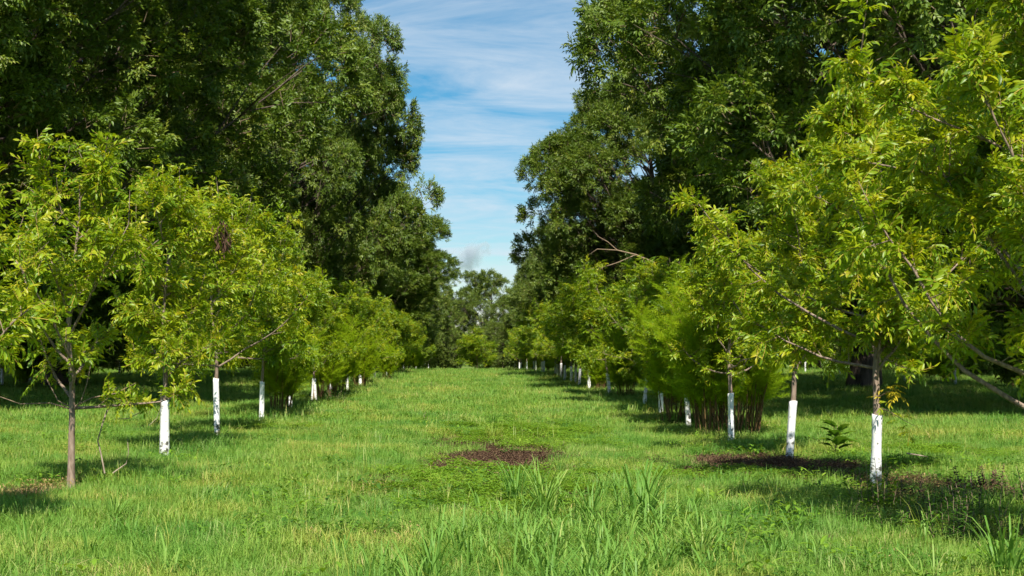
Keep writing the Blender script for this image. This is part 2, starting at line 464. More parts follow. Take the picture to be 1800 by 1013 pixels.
def compound_leaf(mb, base, d, up, L, pairs, rs, seg=3, wid=0.30, lw=0.105, droop=0.35, stalk=True, base_rnd=None):
    """a feathered pecan leaf: arching stalk with paired leaflets and one at the tip"""
    d = Vector(d).normalized(); up = Vector(up)
    s = d.cross(up)
    if s.length < 1e-3: s = d.cross(Vector((0.6, 0.7, 0.1)))
    s.normalize(); up = s.cross(d).normalized()
    base = Vector(base)
    def P(t): return base + d * L * t - up * L * droop * t * t
    def T(t): return (d - up * 2 * droop * t).normalized()
    if stalk:
        pts = [P(0), P(0.35), P(0.7), P(1.0)]; w = 0.0055
        vs = []
        for p in pts: vs += [p - s * w / 2, p + s * w / 2]
        mb.add(vs, [(0, 1, 3, 2), (2, 3, 5, 4), (4, 5, 7, 6)], 0.5, 1)
    rb = rs.random() if base_rnd is None else base_rnd
    for i in range(pairs):
        t = 0.2 + 0.76 * i / pairs
        ll = L * wid * (0.72 + 0.5 * math.sin(math.pi * (0.25 + 0.65 * i / pairs))) * rs.uniform(0.8, 1.15)
        for sg in (-1, 1):
            a = rs.uniform(0.75, 1.1)
            if rs.random() < 0.08: continue
            dd = T(t) * math.cos(a) + s * sg * math.sin(a) - up * rs.uniform(-0.25, 0.6)
            nn = up + s * sg * rs.uniform(-0.8, 0.8) + d * rs.uniform(-0.5, 0.5)
            leaflet(mb, P(t), dd, nn, ll, ll * lw * 2.9, min(1, max(0, rb + rs.uniform(-0.3, 0.3))), seg, 0, rs.uniform(0.1, 0.4))
    leaflet(mb, P(0.98), T(1), up, L * wid * 1.1, L * wid * lw * 3, min(1, rb), seg, 0, 0.25)

rs = random.Random(11)
SAP_LEAVES = []
for k in range(6):
    mb = MB(); compound_leaf(mb, (0, 0, 0), (1, 0, 0.25), (0, 0, 1), 0.205, rs.choice([4, 4, 5, 5]), rs, 3, 0.37, 0.118, rs.uniform(0.1, 0.8))
    SAP_LEAVES.append(mb.mesh('leaf', [M_SAP, M_RACH]))
mbY = MB(); compound_leaf(mbY, (0, 0, 0), (1, 0, 0.25), (0, 0, 1), 0.30, 5, rs, 3, 0.34, 0.115, 0.35)
YEL_LEAF = mbY.mesh('leaf', [M_YEL, M_RACH])
SET_LEAF = make_set('sapling_leaf_shape', SAP_LEAVES)

def sapling_shoot():
    mb = MB(); L = 0.22
    mb.tube([(0, 0, 0), (L * 0.5, 0, 0.01), (L, 0, 0.0)], [0.004, 0.003, 0.002], 3, 0.5, 1)
    for i in range(5):
        a = i * 2.4 + rs.uniform(-0.4, 0.4); t = 0.1 + 0.9 * i / 4
        d = Vector((0.75, math.cos(a), 0.75 * math.sin(a) - 0.05))
        compound_leaf(mb, (L * t, 0, 0), d, (0, 0, 1), 0.21 * rs.uniform(0.85, 1.15), 5, rs, 2 if i % 2 else 1, 0.37, 0.125, rs.uniform(0.2, 0.6), False)
    return mb.mesh('sapling_shoot', [M_SAP, M_TWG])
SET_SSHOOT = make_set('sapling_shoot_shape', [sapling_shoot() for _ in range(5)])

def old_shoot(mat, n=9, L=0.34, big=1.0):
    mb = MB()
    tip = Vector((L, 0, 0.05))
    mb.tube([(-0.15, 0, -0.02), (L * 0.5, 0, 0.03), tip], [0.010, 0.007, 0.003], 3, 0.5, 1)
    for i in range(n):
        a = i * 2.4 + rs.uniform(-0.5, 0.5); t = 0.1 + 0.9 * i / (n - 1)
        d = Vector((0.55 + 0.3 * t, math.cos(a), 0.8 * math.sin(a) + 0.12))
        compound_leaf(mb, tip * t, d, (0, 0, 1), 0.28 * big * rs.uniform(0.75, 1.2), 4, rs, 1, 0.38, 0.165, rs.uniform(0.0, 0.4), False)
    return mb.mesh('old_shoot', [mat, M_TWG])
SET_OSHOOT = make_set('old_shoot_shape', [old_shoot(M_BIG) for _ in range(6)])
SET_FSHOOT = make_set('far_shoot_shape', [old_shoot(M_FAR, 8, 0.5, 1.25) for _ in range(5)])

# ------------------------------------------------------------------ old pecan trees
def old_tree_data(seed, H, RAD, zlow, n_clump, per, fset, t_peak=0.42):
    r = np.random.default_rng(seed); q = random.Random(seed)
    # clump centres through the crown, most of them near its outside
    ph = r.random(4) * 6.28
    C = []; CRd = []; tries = 0
    while len(C) < n_clump and tries < 6000:
        tries += 1
        t = r.random() ** 0.9; az = r.random() * 6.283
        prof = (t / t_peak) ** 0.45 if t < t_peak else math.sqrt(max(0.0, 1 - ((t - t_peak) / (1.03 - t_peak)) ** 1.75))
        prof = max(prof, 0.12)
        lob = 1 + 0.14 * math.sin(2 * az + ph[0] + 3 * t) + 0.10 * math.sin(3 * az + ph[1] - 5 * t) + 0.06 * math.sin(7 * t * 3 + ph[2])
        rr = RAD * prof * lob * (r.uniform(0.68, 1.0) if r.random() < 0.80 else r.uniform(0.2, 0.7)) * (r.uniform(1.05, 1.2) if r.random() < 0.14 else 1.0)
        c = np.array([rr * math.cos(az), rr * math.sin(az), zlow + t * (H - zlow)])
        cr = r.uniform(0.9, 1.75) * (0.75 + 0.035 * RAD)
        if C and min(np.linalg.norm(c - x) for x in C) < 0.62 * cr: continue
        C.append(c); CRd.append(cr)
    C = np.array(C); CRd = np.array(CRd)
    P, D = [], []
    axis = np.array([0, 0, zlow + 0.35 * (H - zlow)])
    for c, cr in zip(C, CRd):
        n = int(per * (cr / 1.5) ** 2)
        v = r.normal(size=(n, 3)); v /= np.linalg.norm(v, axis=1, keepdims=True)
        out = (c - axis) * np.array([1, 1, 0.5]); out /= np.linalg.norm(out) + 1e-6
        v += out * 0.45 + np.array([0, 0, 0.25]); v /= np.linalg.norm(v, axis=1, keepdims=True)
        rad = cr * r.uniform(0.62, 1.0, (n, 1)) ** 0.6
        pp = c + v * rad * np.array([1.05, 1.05, 0.78]) * (1 + 0.25 * np.sin(v[:, :1] * 5 + c[0]) * np.sin(v[:, 1:2] * 5 + c[1]))
        P.append(pp); D.append(v * 0.8 + out * 0.45 + r.normal(size=(n, 3)) * 0.45 + np.array([0, 0, 0.25]))
    P = np.concatenate(P); D = np.concatenate(D)
    U = np.array([0, 0, 1.0]) + r.normal(size=P.shape) * 0.35
    E = eulers(D, U)
    S = r.uniform(0.85, 1.3, len(P)); V = r.integers(0, len(fset.objects), len(P))
    # wood
    tr = MB()
    k = q.uniform(0, 6)
    lead = [Vector((0.35 * math.sin(z * 0.35 + k), 0.35 * math.cos(z * 0.28 + k) - 0.35 * math.cos(k), z)) - Vector((0.35 * math.sin(k), 0, 0)) for z in np.linspace(-0.2, H * 0.86, 15)]
    r0 = 0.032 * H * 0.85
    tr.tube(lead, [r0 * (1.35 if i == 0 else 1.0) * (1 - 0.93 * i / 14) ** 0.8 for i in range(15)], 10)
    limbs = []
    for c, cr in zip(C, CRd):
        c = Vector(c)
        h0 = max(2.6, min(H * 0.75, c.z - 0.55 * math.hypot(c.x, c.y) - q.uniform(0.3, 2.0)))
        fi = (h0 + 0.2) / (H * 0.86 + 0.2) * 14
        i0 = int(fi); p0 = lead[i0].lerp(lead[min(14, i0 + 1)], fi - i0)
        rr = 0.022 + 0.0055 * (c - p0).length * q.uniform(0.8, 1.3)
        mid = p0.lerp(c, 0.5) + Vector((q.uniform(-.5, .5), q.uniform(-.5, .5), -0.10 * (c - p0).length + q.uniform(-.3, .3)))
        a = p0.lerp(mid, 0.5) + Vector((0, 0, 0.02)); b = mid.lerp(c, 0.5) + Vector((0, 0, -0.15))
        m = MB(); m.tube([p0, a, mid, b, c], [rr, rr * .85, rr * .68, rr * .45, rr * .2], 5)
        for _ in range(4):      # secondary branches spreading inside the clump
            st = b.lerp(c, q.random()); en = c + Vector((q.gauss(0, 1), q.gauss(0, 1), q.gauss(0.2, .7))) * cr * 0.62
            m.tube([st, st.lerp(en, .5) + Vector((0, 0, .12)), en], [rr * .35, rr * .24, rr * .08], 4)
        limbs.append(m)
    return dict(P=P, E=E, S=S, V=V, trunk=tr.mesh('trunk', [M_OLD]), limbs=limbs, set=fset)
def join_mb(ms):
    o = MB()
    for m in ms:
        b = len(o.v); o.v += m.v; o.r += m.r; o.m += m.m
        o.f += [tuple(i + b for i in f) for f in m.f]
    return o
def build_old(d, name='old_pecan_tree'):
    root = empty(name)
    t = link('trunk', d['trunk'], root)
    # the boughs share one part: dozens of thin limbs mostly hidden in the leaves
    b = link('limbs', join_mb(d['limbs']).mesh('limbs', [M_OLD]), root)
    c = scatter('crown', d['set'], d['P'], d['E'], d['S'], d['V'], root)
    c['kind'] = 'stuff'
    return root

OLD = [build_old(old_tree_data(101, 22.0, 10.5, 2.6, 190, 74, SET_OSHOOT)),
       build_old(old_tree_data(202, 20.0, 10.0, 2.2, 175, 74, SET_OSHOOT, 0.38)),
       build_old(old_tree_data(303, 19.0, 10.5, 2.0, 130, 46, SET_FSHOOT, 0.45)),
       build_old(old_tree_data(404, 15.0, 7.0, 0.8, 80, 40, SET_FSHOOT, 0.40))]
used_old = set()
def place_old(v, x, y, sc, rz, label, group):
    if v not in used_old: o = OLD[v]; used_old.add(v)
    else: o = copy_tree(OLD[v])
    o.location = (x, y, gz1(x, y)); o.rotation_euler = (0, 0, R(rz))
    o.scale = sc if isinstance(sc, tuple) else (sc, sc, sc)
    tag(o, label, 'tree', group)
    return o
GL, GR_ = 'tall old pecans behind the left saplings', 'tall old pecans behind the right saplings'
ORD = ['nearest', 'second', 'third', 'fourth', 'fifth', 'sixth', 'seventh', 'eighth', 'ninth', 'tenth', 'eleventh', 'twelfth', 'thirteenth', 'fourteenth', 'fifteenth', 'sixteenth', 'seventeenth', 'eighteenth', 'nineteenth', 'twentieth', 'twenty-first', 'twenty-second', 'twenty-third', 'twenty-fourth', 'twenty-fifth']
left_old = [(0, -16.0, 37, 1.0, 20), (1, -17.5, 61, (1.16, 1.16, 1.11), 311), (1, -11.6, 85, (0.778, 0.845, 1.166), 270), (0, -10.15, 112, (0.773, 0.887, 0.657), 57), (2, -8.97, 133, (0.623, 0.703, 0.614), 145), (2, -9.73, 156, (0.621, 0.701, 0.621), 36)]
right_old = [(1, 16.4, 36, 1.05, 70), (0, 16.1, 58, (1.0, 1.034, 1.223), 202), (1, 10.5, 82, (0.68, 0.795, 0.825), 302), (2, 10.7, 106, (0.589, 0.672, 0.544), 90), (2, 11.1, 130, (0.622, 0.702, 0.536), 175), (2, 10.3, 154, (0.5, 0.584, 0.774), 101)]
for side, lst, g in (('left', left_old, GL), ('right', right_old, GR_)):
    for i, (v, x, y, s, rz) in enumerate(lst):
        w = 'nearest to the camera' if i == 0 else ORD[i] + ' from the camera'
        t_ = place_old(v, x, y, s, rz, 'tall dark green pecan tree %s in the %s row of old trees' % (w, side), g)
        if side == 'right' and i == 1: R_SECOND = t_
# the next rows of old trees, seen through the gaps under the first ones
k = 0
for side, xs in (('left', -39), ('right', 39)):
    for i, y in enumerate((58, 80, 102, 126)):
        place_old((3, 2)[i % 2], xs + (i % 2) * 3 * (1 if xs < 0 else -1), y, 1.05, 50 * i + 15, 'old pecan tree glimpsed under the %s row of old trees, %s from the camera' % (side, ORD[i]), 'further rows of old pecans')
for side, sx in (('left', -1), ('right', 1)):
    for i, (x, y) in enumerate(((31, 88), (36, 96), (29, 104), (35, 112), (30, 122), (38, 74), (44, 66), (20, 118), (25, 126), (17.5, 130), (22.5, 138), (28, 142))):
        place_old(3, sx * x, y, (.62, .62, .55), 61 * i, 'low bushy tree far behind the %s old trees, %s of its group from the camera' % (side, ORD[i]), 'bushy trees behind the old rows')
# trees that close the far end of the alley
FAR = [(-2.2, 187, .58, 'dark tree just left of the tallest far tree'), (-6, 150, .36, 'low bush at the foot of the far trees, left'), (-3.2, 158, .34, 'low bush at the foot of the far trees, left of the pale sapling'), (3.6, 156, .36, 'low bush at the foot of the far trees, right of the pale sapling'), (7.2, 150, .36, 'low bush at the foot of the far trees, right'), (-22, 176, 0.7, 'dark tree far behind the end of the left sapling row'), (22, 178, 0.7, 'dark tree far behind the end of the right sapling row'), (-9, 170, 0.45, 'small bushy tree filling the far end of the alley on the left'), (8.5, 171, 0.52, 'small bushy tree filling the far end of the alley on the right'), (-13, 184, 0.66, 'broad dark tree closing the alley, leftmost of the far trees'), (-5.5, 178, 0.60, 'low dark tree at the far end of the alley, left of the tallest'),
       (2.0, 182, 0.78, 'tallest tree at the far end of the alley, standing against the sky'), (6.0, 176, 0.62, 'dark tree at the far end of the alley, right of the tallest'), (13, 186, 0.66, 'broad dark tree closing the alley, rightmost of the far trees')]
for i, (x, y, s, lb) in enumerate(FAR):
    place_old(3, x, y, s, 77 * i, lb, 'trees closing the far end of the alley')

# ------------------------------------------------------------------ young pecans
def sapling_data(seed, H=4.5, RAD=1.15, h0=1.15, n_limb=15, twigs=6, per=8, r0=0.05, dense=1.0, open_front=False):
    q = random.Random(seed); r = np.random.default_rng(seed)
    n = 12; k1, k2 = q.uniform(0, 6), q.uniform(0, 6)
    lead = []
    for i in range(n + 1):
        z = H * 0.97 * i / n
        w = 0.05 * min(1, max(0, z - 0.9))
        lead.append(Vector((w * math.sin(z * 2.1 + k1), w * math.sin(z * 1.7 + k2), z - (0.06 if i == 0 else 0))))
    trunk = MB()
    trunk.tube(lead, [r0 * (1.25 if i == 0 else 1) * (1 - 0.9 * i / n) ** 0.9 for i in range(n + 1)], 8)
    limbs, P, D = [], [], []
    for j in range(n_limb):
        u = (j + q.uniform(0, 0.7)) / n_limb
        h = h0 + u ** 1.3 * (0.93 * H - h0)
        fi = h / (H * 0.97) * n; i0 = min(n - 1, int(fi)); p0 = lead[i0].lerp(lead[i0 + 1], fi - i0)
        az = j * 2.4 + q.uniform(-0.4, 0.4)
        prof = 1.0 + 0.30 * math.sin(math.pi * min(1, u * 1.1 + 0.1)) - 0.42 * u
        L = RAD * prof * (q.uniform(0.65, 1.2) if q.random() < 0.8 else q.uniform(1.2, 1.45)) * 1.1
        el = q.uniform(0.15, 0.95) + 0.22 * u - (0.30 if u < 0.25 else 0)
        el = max(el, 0.06)
        if open_front and math.sin(az) < 0.1 and h < 2.5: L *= 0.42; el = max(el, 0.9)   # low camera-side limbs shortened and steepened to let sun onto the guard
        d = Vector((math.cos(az) * math.cos(el), math.sin(az) * math.cos(el), math.sin(el)))
        pts = [p0]; cur = p0.copy(); dd = d.copy()
        m = 7
        for s in range(m):
            dd = (dd + Vector((q.gauss(0, .13), q.gauss(0, .13), q.gauss(0.05, .13)))).normalized()
            if dd.z < 0.04: dd.z = 0.04
            cur = cur + dd * L / m; pts.append(cur.copy())
        rl = r0 * (1 - 0.75 * h / H) * 0.52
        lm = MB(); lm.tube(pts, [rl * (1 - 0.8 * s / m) + 0.002 for s in range(m + 1)], 5)
        tw = []
        for s in range(twigs):
            t = 0.2 + 0.8 * (s + q.random() * 0.6) / twigs
            fi = min(m - 0.01, t * m); a = int(fi); b0 = pts[a].lerp(pts[a + 1], fi - a)
            ad = (pts[a + 1] - pts[a]).normalized()
            td = (ad * 0.55 + Vector((q.gauss(0, .7), q.gauss(0, .7), q.gauss(0.28, .45)))).normalized()
            tl = q.uniform(0.2, 0.6) * (1.1 - 0.3 * t)
            e = b0 + td * tl; mid = b0 + td * tl * .5 + Vector((0, 0, -0.02))
            lm.tube([b0, mid, e], [0.006, 0.0045, 0.002], 4)
            tw.append((b0, mid, e, td))
        tw.append((pts[-3], pts[-2], pts[-1], (pts[-1] - pts[-2]).normalized()))
        for (b0, mid, e, td) in tw:
            for s in range(int(per * dense + q.random())):
                t = 0.25 + 0.75 * (s / max(1, per - 1)) ** 0.8; t = min(t, 1)
                pb = b0.lerp(mid, t * 2) if t < .5 else mid.lerp(e, t * 2 - 1)
                a2 = s * 2.4 + q.uniform(-.5, .5)
                side = td.cross(Vector((0.1, 0.2, 1))).normalized(); up = side.cross(td)
                ld = td * 0.5 + side * math.cos(a2) + up * (0.7 * math.sin(a2)) + Vector((0, 0, q.gauss(0.02, .35)))
                P.append(pb); D.append(ld)
        limbs.append(lm)
    for j in range(16):    # upright young shoots that make the outline ragged
        lm = limbs[q.randrange(len(limbs) // 3, len(limbs))]
        i_ = q.randrange(5 * 3, 5 * 8); b0 = Vector(lm.v[i_])
        e = b0 + Vector((q.gauss(0, .14), q.gauss(0, .14), q.uniform(.35, .75)))
        lm.tube([b0, b0.lerp(e, .5), e], [0.007, 0.005, 0.002], 4)
        for s in range(11):
            t = .3 + .7 * s / 10; a2 = s * 2.4
            P.append(b0.lerp(e, t)); D.append(Vector((math.cos(a2), math.sin(a2), .35)))
    for s in range(9):     # tuft at the very top
        a2 = s * 2.4
        P.append(lead[-1] - Vector((0, 0, 0.03 * s))); D.append(Vector((math.cos(a2), math.sin(a2), 0.5)))
    P = np.array([tuple(p) for p in P]); D = np.array([tuple(p) for p in D])
    U = np.array([0, 0, 1.0]) + r.normal(size=P.shape) * 0.6
    return dict(P=P, D=D, E=eulers(D, U), S=r.uniform(0.6, 1.2, len(P)), V=r.integers(0, 6, len(P)), trunk=trunk, limbs=limbs)
def build_sapling(d, near, leafset=None, name='pecan_sapling'):
    root = empty(name)
    link('trunk', d['trunk'].mesh('trunk', [M_BRB]), root)
    if near:
        for l in d['limbs']: link('limb', l.mesh('limb', [M_BRB]), root)
    else:
        link('limbs', join_mb(d['limbs']).mesh('limbs', [M_BRB]), root)
    idx = np.arange(len(d['P']))
    if near:        # the leaves facing the camera are single leaves, the rest one mass
        order = np.argsort(d['P'][:, 1] * 1.0 + 0.15 * rng.random(len(idx)))
        single = order[:270]; idx = order[270:]
        for i in single:
            link('leaf', SAP_LEAVES[int(d['V'][i])], root, d['P'][i].tolist(), d['E'][i].tolist()).scale = [float(d['S'][i])] * 3
    if near:
        c = scatter('foliage', SET_LEAF, d['P'][idx], d['E'][idx], d['S'][idx], d['V'][idx], root)
    else:
        sel = idx[::2]
        c = scatter('foliage', SET_SSHOOT, d['P'][sel], d['E'][sel], d['S'][sel] * 1.0, d['V'][sel] % 5, root)
    c['kind'] = 'stuff'
    return root

def make_guard(hgt, rad, seed, slit=False, band=True):
    """white plastic sleeve: open tube with wall thickness, slightly dented, overlapping seam"""
    q = random.Random(seed); mb = MB(); n = 18; rows = 12
    gap = 1.1 if slit else 0.0
    k = q.uniform(0, 6)
    def prof(t, a, o):
        r = rad * (1 + 0.05 * math.sin(2 * a + 3 * t + k) + 0.03 * math.sin(5 * t + k))
        if band and t < 0.5: r *= 1.06
        if slit: r *= 0.9 + 0.55 * (1 - t)
        return r + o
    nn = n + 1
    for o in (0.0, -0.004):
        vs = []; fs = []
        for i in range(rows + 1):
            t = i / rows
            g = gap * (1 - t) * 0.9
            for j in range(nn):
                a = -math.pi / 2 + g / 2 + (2 * math.pi - g + (0.22 if not slit else 0.02)) * j / n
                rr = prof(t, a, o) + (0.004 if (j == n) else 0)
                ang = a
                zt = t * hgt + (0.012 * math.sin(a + k) if i == rows else 0)
                vs.append((rr * math.cos(ang), rr * math.sin(ang), zt - 0.03))
        for i in range(rows):
            for j in range(n): fs.append((i * nn + j, i * nn + j + 1, (i + 1) * nn + j + 1, (i + 1) * nn + j))
        if o < 0: fs = [f[::-1] for f in fs]
        mb.add(vs, fs)
    b = nn * (rows + 1)
    top = rows * nn
    mb.f += [(top + j, top + j + 1, b + top + j + 1, b + top + j) for j in range(n)]; mb.m += [0] * n
    return mb.mesh('tree_guard', [M_GUARD])

# near saplings, each with its own shape. px = where its foot stands in the picture
NEAR = {  # key: (row X, Y or px, seed, kwargs, guard(h, r), lean px dx/dy, rz)
    'L0': dict(X=-4.95, Y=12.9, seed=21, kw=dict(H=4.0, RAD=1.0, per=13), guard=None),
    'L1': dict(X=-4.9, px=128, seed=32, kw=dict(H=3.9, RAD=1.2, n_limb=14, twigs=6, per=24, h0=0.98, r0=0.048, dense=0.5), guard=None),
    'L2': dict(X=-4.9, px=291, seed=43, kw=dict(H=3.95, RAD=1.45, open_front=True, h0=1.22, n_limb=18, twigs=7, per=14), guard=(0.93, 0.074)),
    'L3': dict(X=-4.9, px=383, seed=54, kw=dict(H=4.15, RAD=1.5, h0=1.3, n_limb=18, twigs=8, per=14), guard=(1.15, 0.055), lean=-0.03),
    'R0': dict(X=5.05, Y=12.3, seed=65, kw=dict(H=4.5, RAD=2.0, n_limb=22, twigs=9, per=19, h0=1.0, r0=0.058), guard=(0.95, 0.065)),
    'R1': dict(X=4.9, px=1536, seed=76, kw=dict(H=4.5, RAD=1.85, n_limb=22, twigs=9, per=19, open_front=True, h0=1.42, r0=0.054), guard=(0.95, 0.064), lean=0.036),
    'R2': dict(X=4.9, px=1386, seed=87, kw=dict(H=4.4, RAD=1.6, n_limb=19, twigs=8, per=18, open_front=True, h0=1.32), guard=(0.93, 0.060), lean=0.075),
    'R3': dict(X=4.9, px=1284, seed=98, kw=dict(H=3.6, RAD=1.0, h0=1.2, n_limb=14, twigs=6, per=14), guard=(0.94, 0.058)),
}
NEAR_TXT = {
    'L0': 'leafy pecan sapling cut by the left edge of the picture, nearest on the left',
    'L1': 'sparse pecan sapling with a bare brown trunk and no white guard, left row',
    'L2': 'pecan sapling in the widest white guard of the left row, beside the bare-trunked one',
    'L3': 'pecan sapling with a withered brown leaf bunch in its crown, left row',
    'R0': 'big pecan sapling cut by the right edge of the picture, nearest on the right',
    'R1': 'pecan sapling with yellow leaves on its trunk above the guard, right row',
    'R2': 'pecan sapling leaning right out of a tilted white guard, right row',
    'R3': 'pecan sapling standing inside the nearest feathery fennel clump, right row',
}
GUARD_TXT = {
    'L2': 'wide bright white tree guard, nearest one in the left row',
    'L3': 'tall narrow white tree guard, second nearest in the left row',
    'R0': 'white tree guard just outside the right edge, nearest of all',
    'R1': 'white tree guard with leaf shadows and a joint halfway, nearest in view on right',
    'R2': 'clean white tree guard tilted to the right, second in view on right',
    'R3': 'mottled white tree guard among the brown stems of the nearest fennel clump',
}
GS_L, GS_R = 'young pecans of the left row', 'young pecans of the right row'
GG = 'white tree guards along the sapling rows'
SAPS = {}
def place_guard(h, r, seed, x, y, rot, label, slit=False):
    g = link('tree_guard', make_guard(h, r, seed, slit, seed % 3 != 0), None, (x, y, gz1(x, y)), rot)
    g.rotation_mode = 'ZYX'
    tag(g, label, 'tree guard', GG); return g
for key, c in NEAR.items():
    X = c['X']; Y = c.get('Y') or y_on_row(c['px'], X)
    root = build_sapling(sapling_data(c['seed'], **c['kw']), True)
    rot = (0, c.get('lean', 0.0), 0)
    root.location = (X, Y, gz1(X, Y)); root.rotation_euler = rot
    tag(root, NEAR_TXT[key], 'tree', GS_L if key[0] == 'L' else GS_R)
    SAPS[key] = (root, X, Y)
    if c['guard']: place_guard(c['guard'][0], c['guard'][1], c['seed'], X, Y, (0, c.get('lean', 0.0), c['seed'] * 0.7), GUARD_TXT[key])

VAR = [build_sapling(sapling_data(500 + i, H=3.7 + 0.13 * i, RAD=1.3 + 0.08 * (i % 3), n_limb=14 + i % 4, twigs=7, per=10, h0=1.2), False) for i in range(6)]
usedv = set(); vcount = 0
def place_sap(X, Y, rz, sc, lean, label, group):
    global vcount
    v = vcount % 6; vcount += 1
    if v in usedv: o = copy_tree(VAR[v])
    else: o = VAR[v]; usedv.add(v)
    o.location = (X, Y, gz1(X, Y)); o.rotation_mode = 'ZYX'; o.rotation_euler = (0, lean, rz); o.scale = (sc * random.uniform(.85, 1.12), sc * random.uniform(.85, 1.12), sc)
    tag(o, label, 'tree', group); return o
LEFT_PX = [465, 513, 548, 580, 606, 634, 660, 680, 697, 711, 722, 732, 740, 747, 754]
RIGHT_PX = [1212, 1168, 1126, 1074, 1036, 1022, 1015, 1002, 994, 985, 979, 972.5, 958, 953, 945, 941, 927, 917, 913, 906]
LEAN = {1212: -0.05, 1126: 0.1, 1074: -0.1, 1022: 0.06, 1168: 0.0}
for side, X, lst, g in (('left', -4.9, LEFT_PX, GS_L), ('right', 4.9, RIGHT_PX, GS_R)):
    for i, px in enumerate(lst):
        Y = y_on_row(px, X); q = random.Random(int(px * 3))
        ln = LEAN.get(px, q.uniform(-0.03, 0.03))
        n = ORD[i + 4]
        xx = X + q.uniform(-0.12, 0.12)
        place_sap(xx, Y, q.uniform(0, 6.28), q.uniform(0.82, 1.08) * (0.85 if px in (1212, 1168) else 1), ln, 'young pecan sapling, %s from the camera in the %s row' % (n, side), g)
        place_guard(q.uniform(0.86, 1.0), q.uniform(0.055, 0.068), int(px), xx, Y, (0, ln, q.uniform(0, 6.28) if px != 548 else 0.0),
                    ('split white tree guard gaping open over the dark trunk, left row' if px == 548 else 'white tree guard of the %s sapling from the camera in the %s row' % (n, side)), px == 548)
# the next sapling rows seen under the old trees
k = 0
for side, X in (('left', -21.0), ('right', 22.0)):
    for i, Y in enumerate((50, 56, 63, 70, 77, 85, 94)):
        q = random.Random(900 + i + (50 if X > 0 else 0))
        xx = X + q.uniform(-.5, .5)
        place_sap(xx, Y, q.uniform(0, 6), 0.8, 0, 'young pecan sapling beyond the %s old trees, %s from the camera' % (side, ORD[i]), 'young pecans beyond the old trees')
        place_guard(0.95, 0.065, 700 + i + (50 if X > 0 else 0), xx, Y, (0, q.uniform(-.04, .04), 0), 'white tree guard beyond the %s old trees, %s from the camera' % (side, ORD[i]))
# pale sapling alone at the far end of the alley
o = place_sap(0.55, 128, 1.0, 0.95, 0, 'pale yellowish sapling standing alone at the far end of the alley', 'young pecan at the far end')
o.scale = (1.35, 1.35, 0.95); o.location.z -= 0.75

# little extras on the nearest saplings
def leaf_cluster(root, base, n, seed, mesh, scale=1.0, spread=0.10, down=0.2):
    q = random.Random(seed)
    for i in range(n):
        a = q.uniform(0, 6.28)
        d = np.array([[math.cos(a), math.sin(a), q.uniform(-0.5, 0.5) - down]]); e = eulers(d, np.array([[0, 0, 1.0]]))[0]
        p = Vector(base) + Vector((q.gauss(0, spread), q.gauss(0, spread), q.gauss(0, spread)))
        link('leaf', mesh if not isinstance(mesh, list) else q.choice(mesh), root, p, e.tolist()).scale = [scale * q.uniform(0.6, 1.0)] * 3
r1 = SAPS['R1'][0]
leaf_cluster(r1, (0.14, -0.08, 1.20), 9, 5, YEL_LEAF, 0.75, 0.05)
leaf_cluster(r1, (0.10, -0.08, 0.98), 5, 6, SAP_LEAVES, 0.8, 0.05)
leaf_cluster(r1, (0.30, -0.14, 0.82), 7, 8, SAP_LEAVES, 0.8, 0.07)
m = MB(); m.tube([(0.02, -0.02, 1.0), (0.12, -0.08, 0.97), (0.26, -0.14, 0.88), (0.42, -0.16, 0.80)], [.006, .005, .004, .002], 4)
m.tube([(0.02, -0.02, 1.14), (0.1, -0.06, 1.20), (0.2, -0.1, 1.22)], [.006, .005, .002], 4)
link('sprout', m.mesh('sprout', [M_TWG]), r1)
l1 = SAPS['L1'][0]
for pts, rr in (([(0, 0, 0.98), (-0.25, -0.06, 1.06), (-0.6, -0.1, 1.05), (-0.95, -0.12, 1.18)], .010), ([(0, 0, 0.95), (0.12, -0.05, 1.08), (0.20, -0.08, 1.3), (0.26, -0.1, 1.6)], .010),
                ([(0, 0, 1.0), (0.22, 0.1, 1.12), (0.5, 0.12, 1.17), (0.75, 0.1, 1.3)], .010), ([(0, 0, 1.0), (-0.2, 0.1, 1.08), (-0.35, 0.12, 1.35), (-0.4, 0.12, 1.6)], .010)):
    m = MB(); m.tube(pts, [rr, rr * .85, rr * .65, rr * .3], 5); link('limb', m.mesh('limb', [M_TWG]), l1)
leaf_cluster(l1, (0.72, 0.05, 1.22), 8, 15, SAP_LEAVES, 0.9, 0.08, 0.5)
leaf_cluster(l1, (-0.38, 0.08, 1.5), 5, 16, SAP_LEAVES, 0.9, 0.08, 0.4)
leaf_cluster(l1, (0.02, -0.08, 1.5), 5, 17, SAP_LEAVES, 0.8, 0.06, 0.1)
# withered bunch in the third left sapling
m = MB(); q = random.Random(3)
for i in range(70):
    b = Vector((q.gauss(0, .06), q.gauss(0, .06), q.gauss(0, .12)))
    leaflet(m, b, (q.gauss(0, .5), q.gauss(0, .5), -1), (q.gauss(0, 1), q.gauss(0, 1), .2), q.uniform(.08, .16), .03, q.random(), 1, 0, .3)
Yl3 = SAPS['L3'][2]; pb = at_depth(404, 418, Yl3 - 1.0); lb = pb - Vector((SAPS['L3'][1], Yl3, 0))
b3 = link('withered_leaf_bunch', m.mesh('withered_leaf_bunch', [M_DRY]), SAPS['L3'][0], lb); b3.scale = (1.2, 1.2, 1.5)
b3['label'] = 'hanging bunch of withered brown leaves'

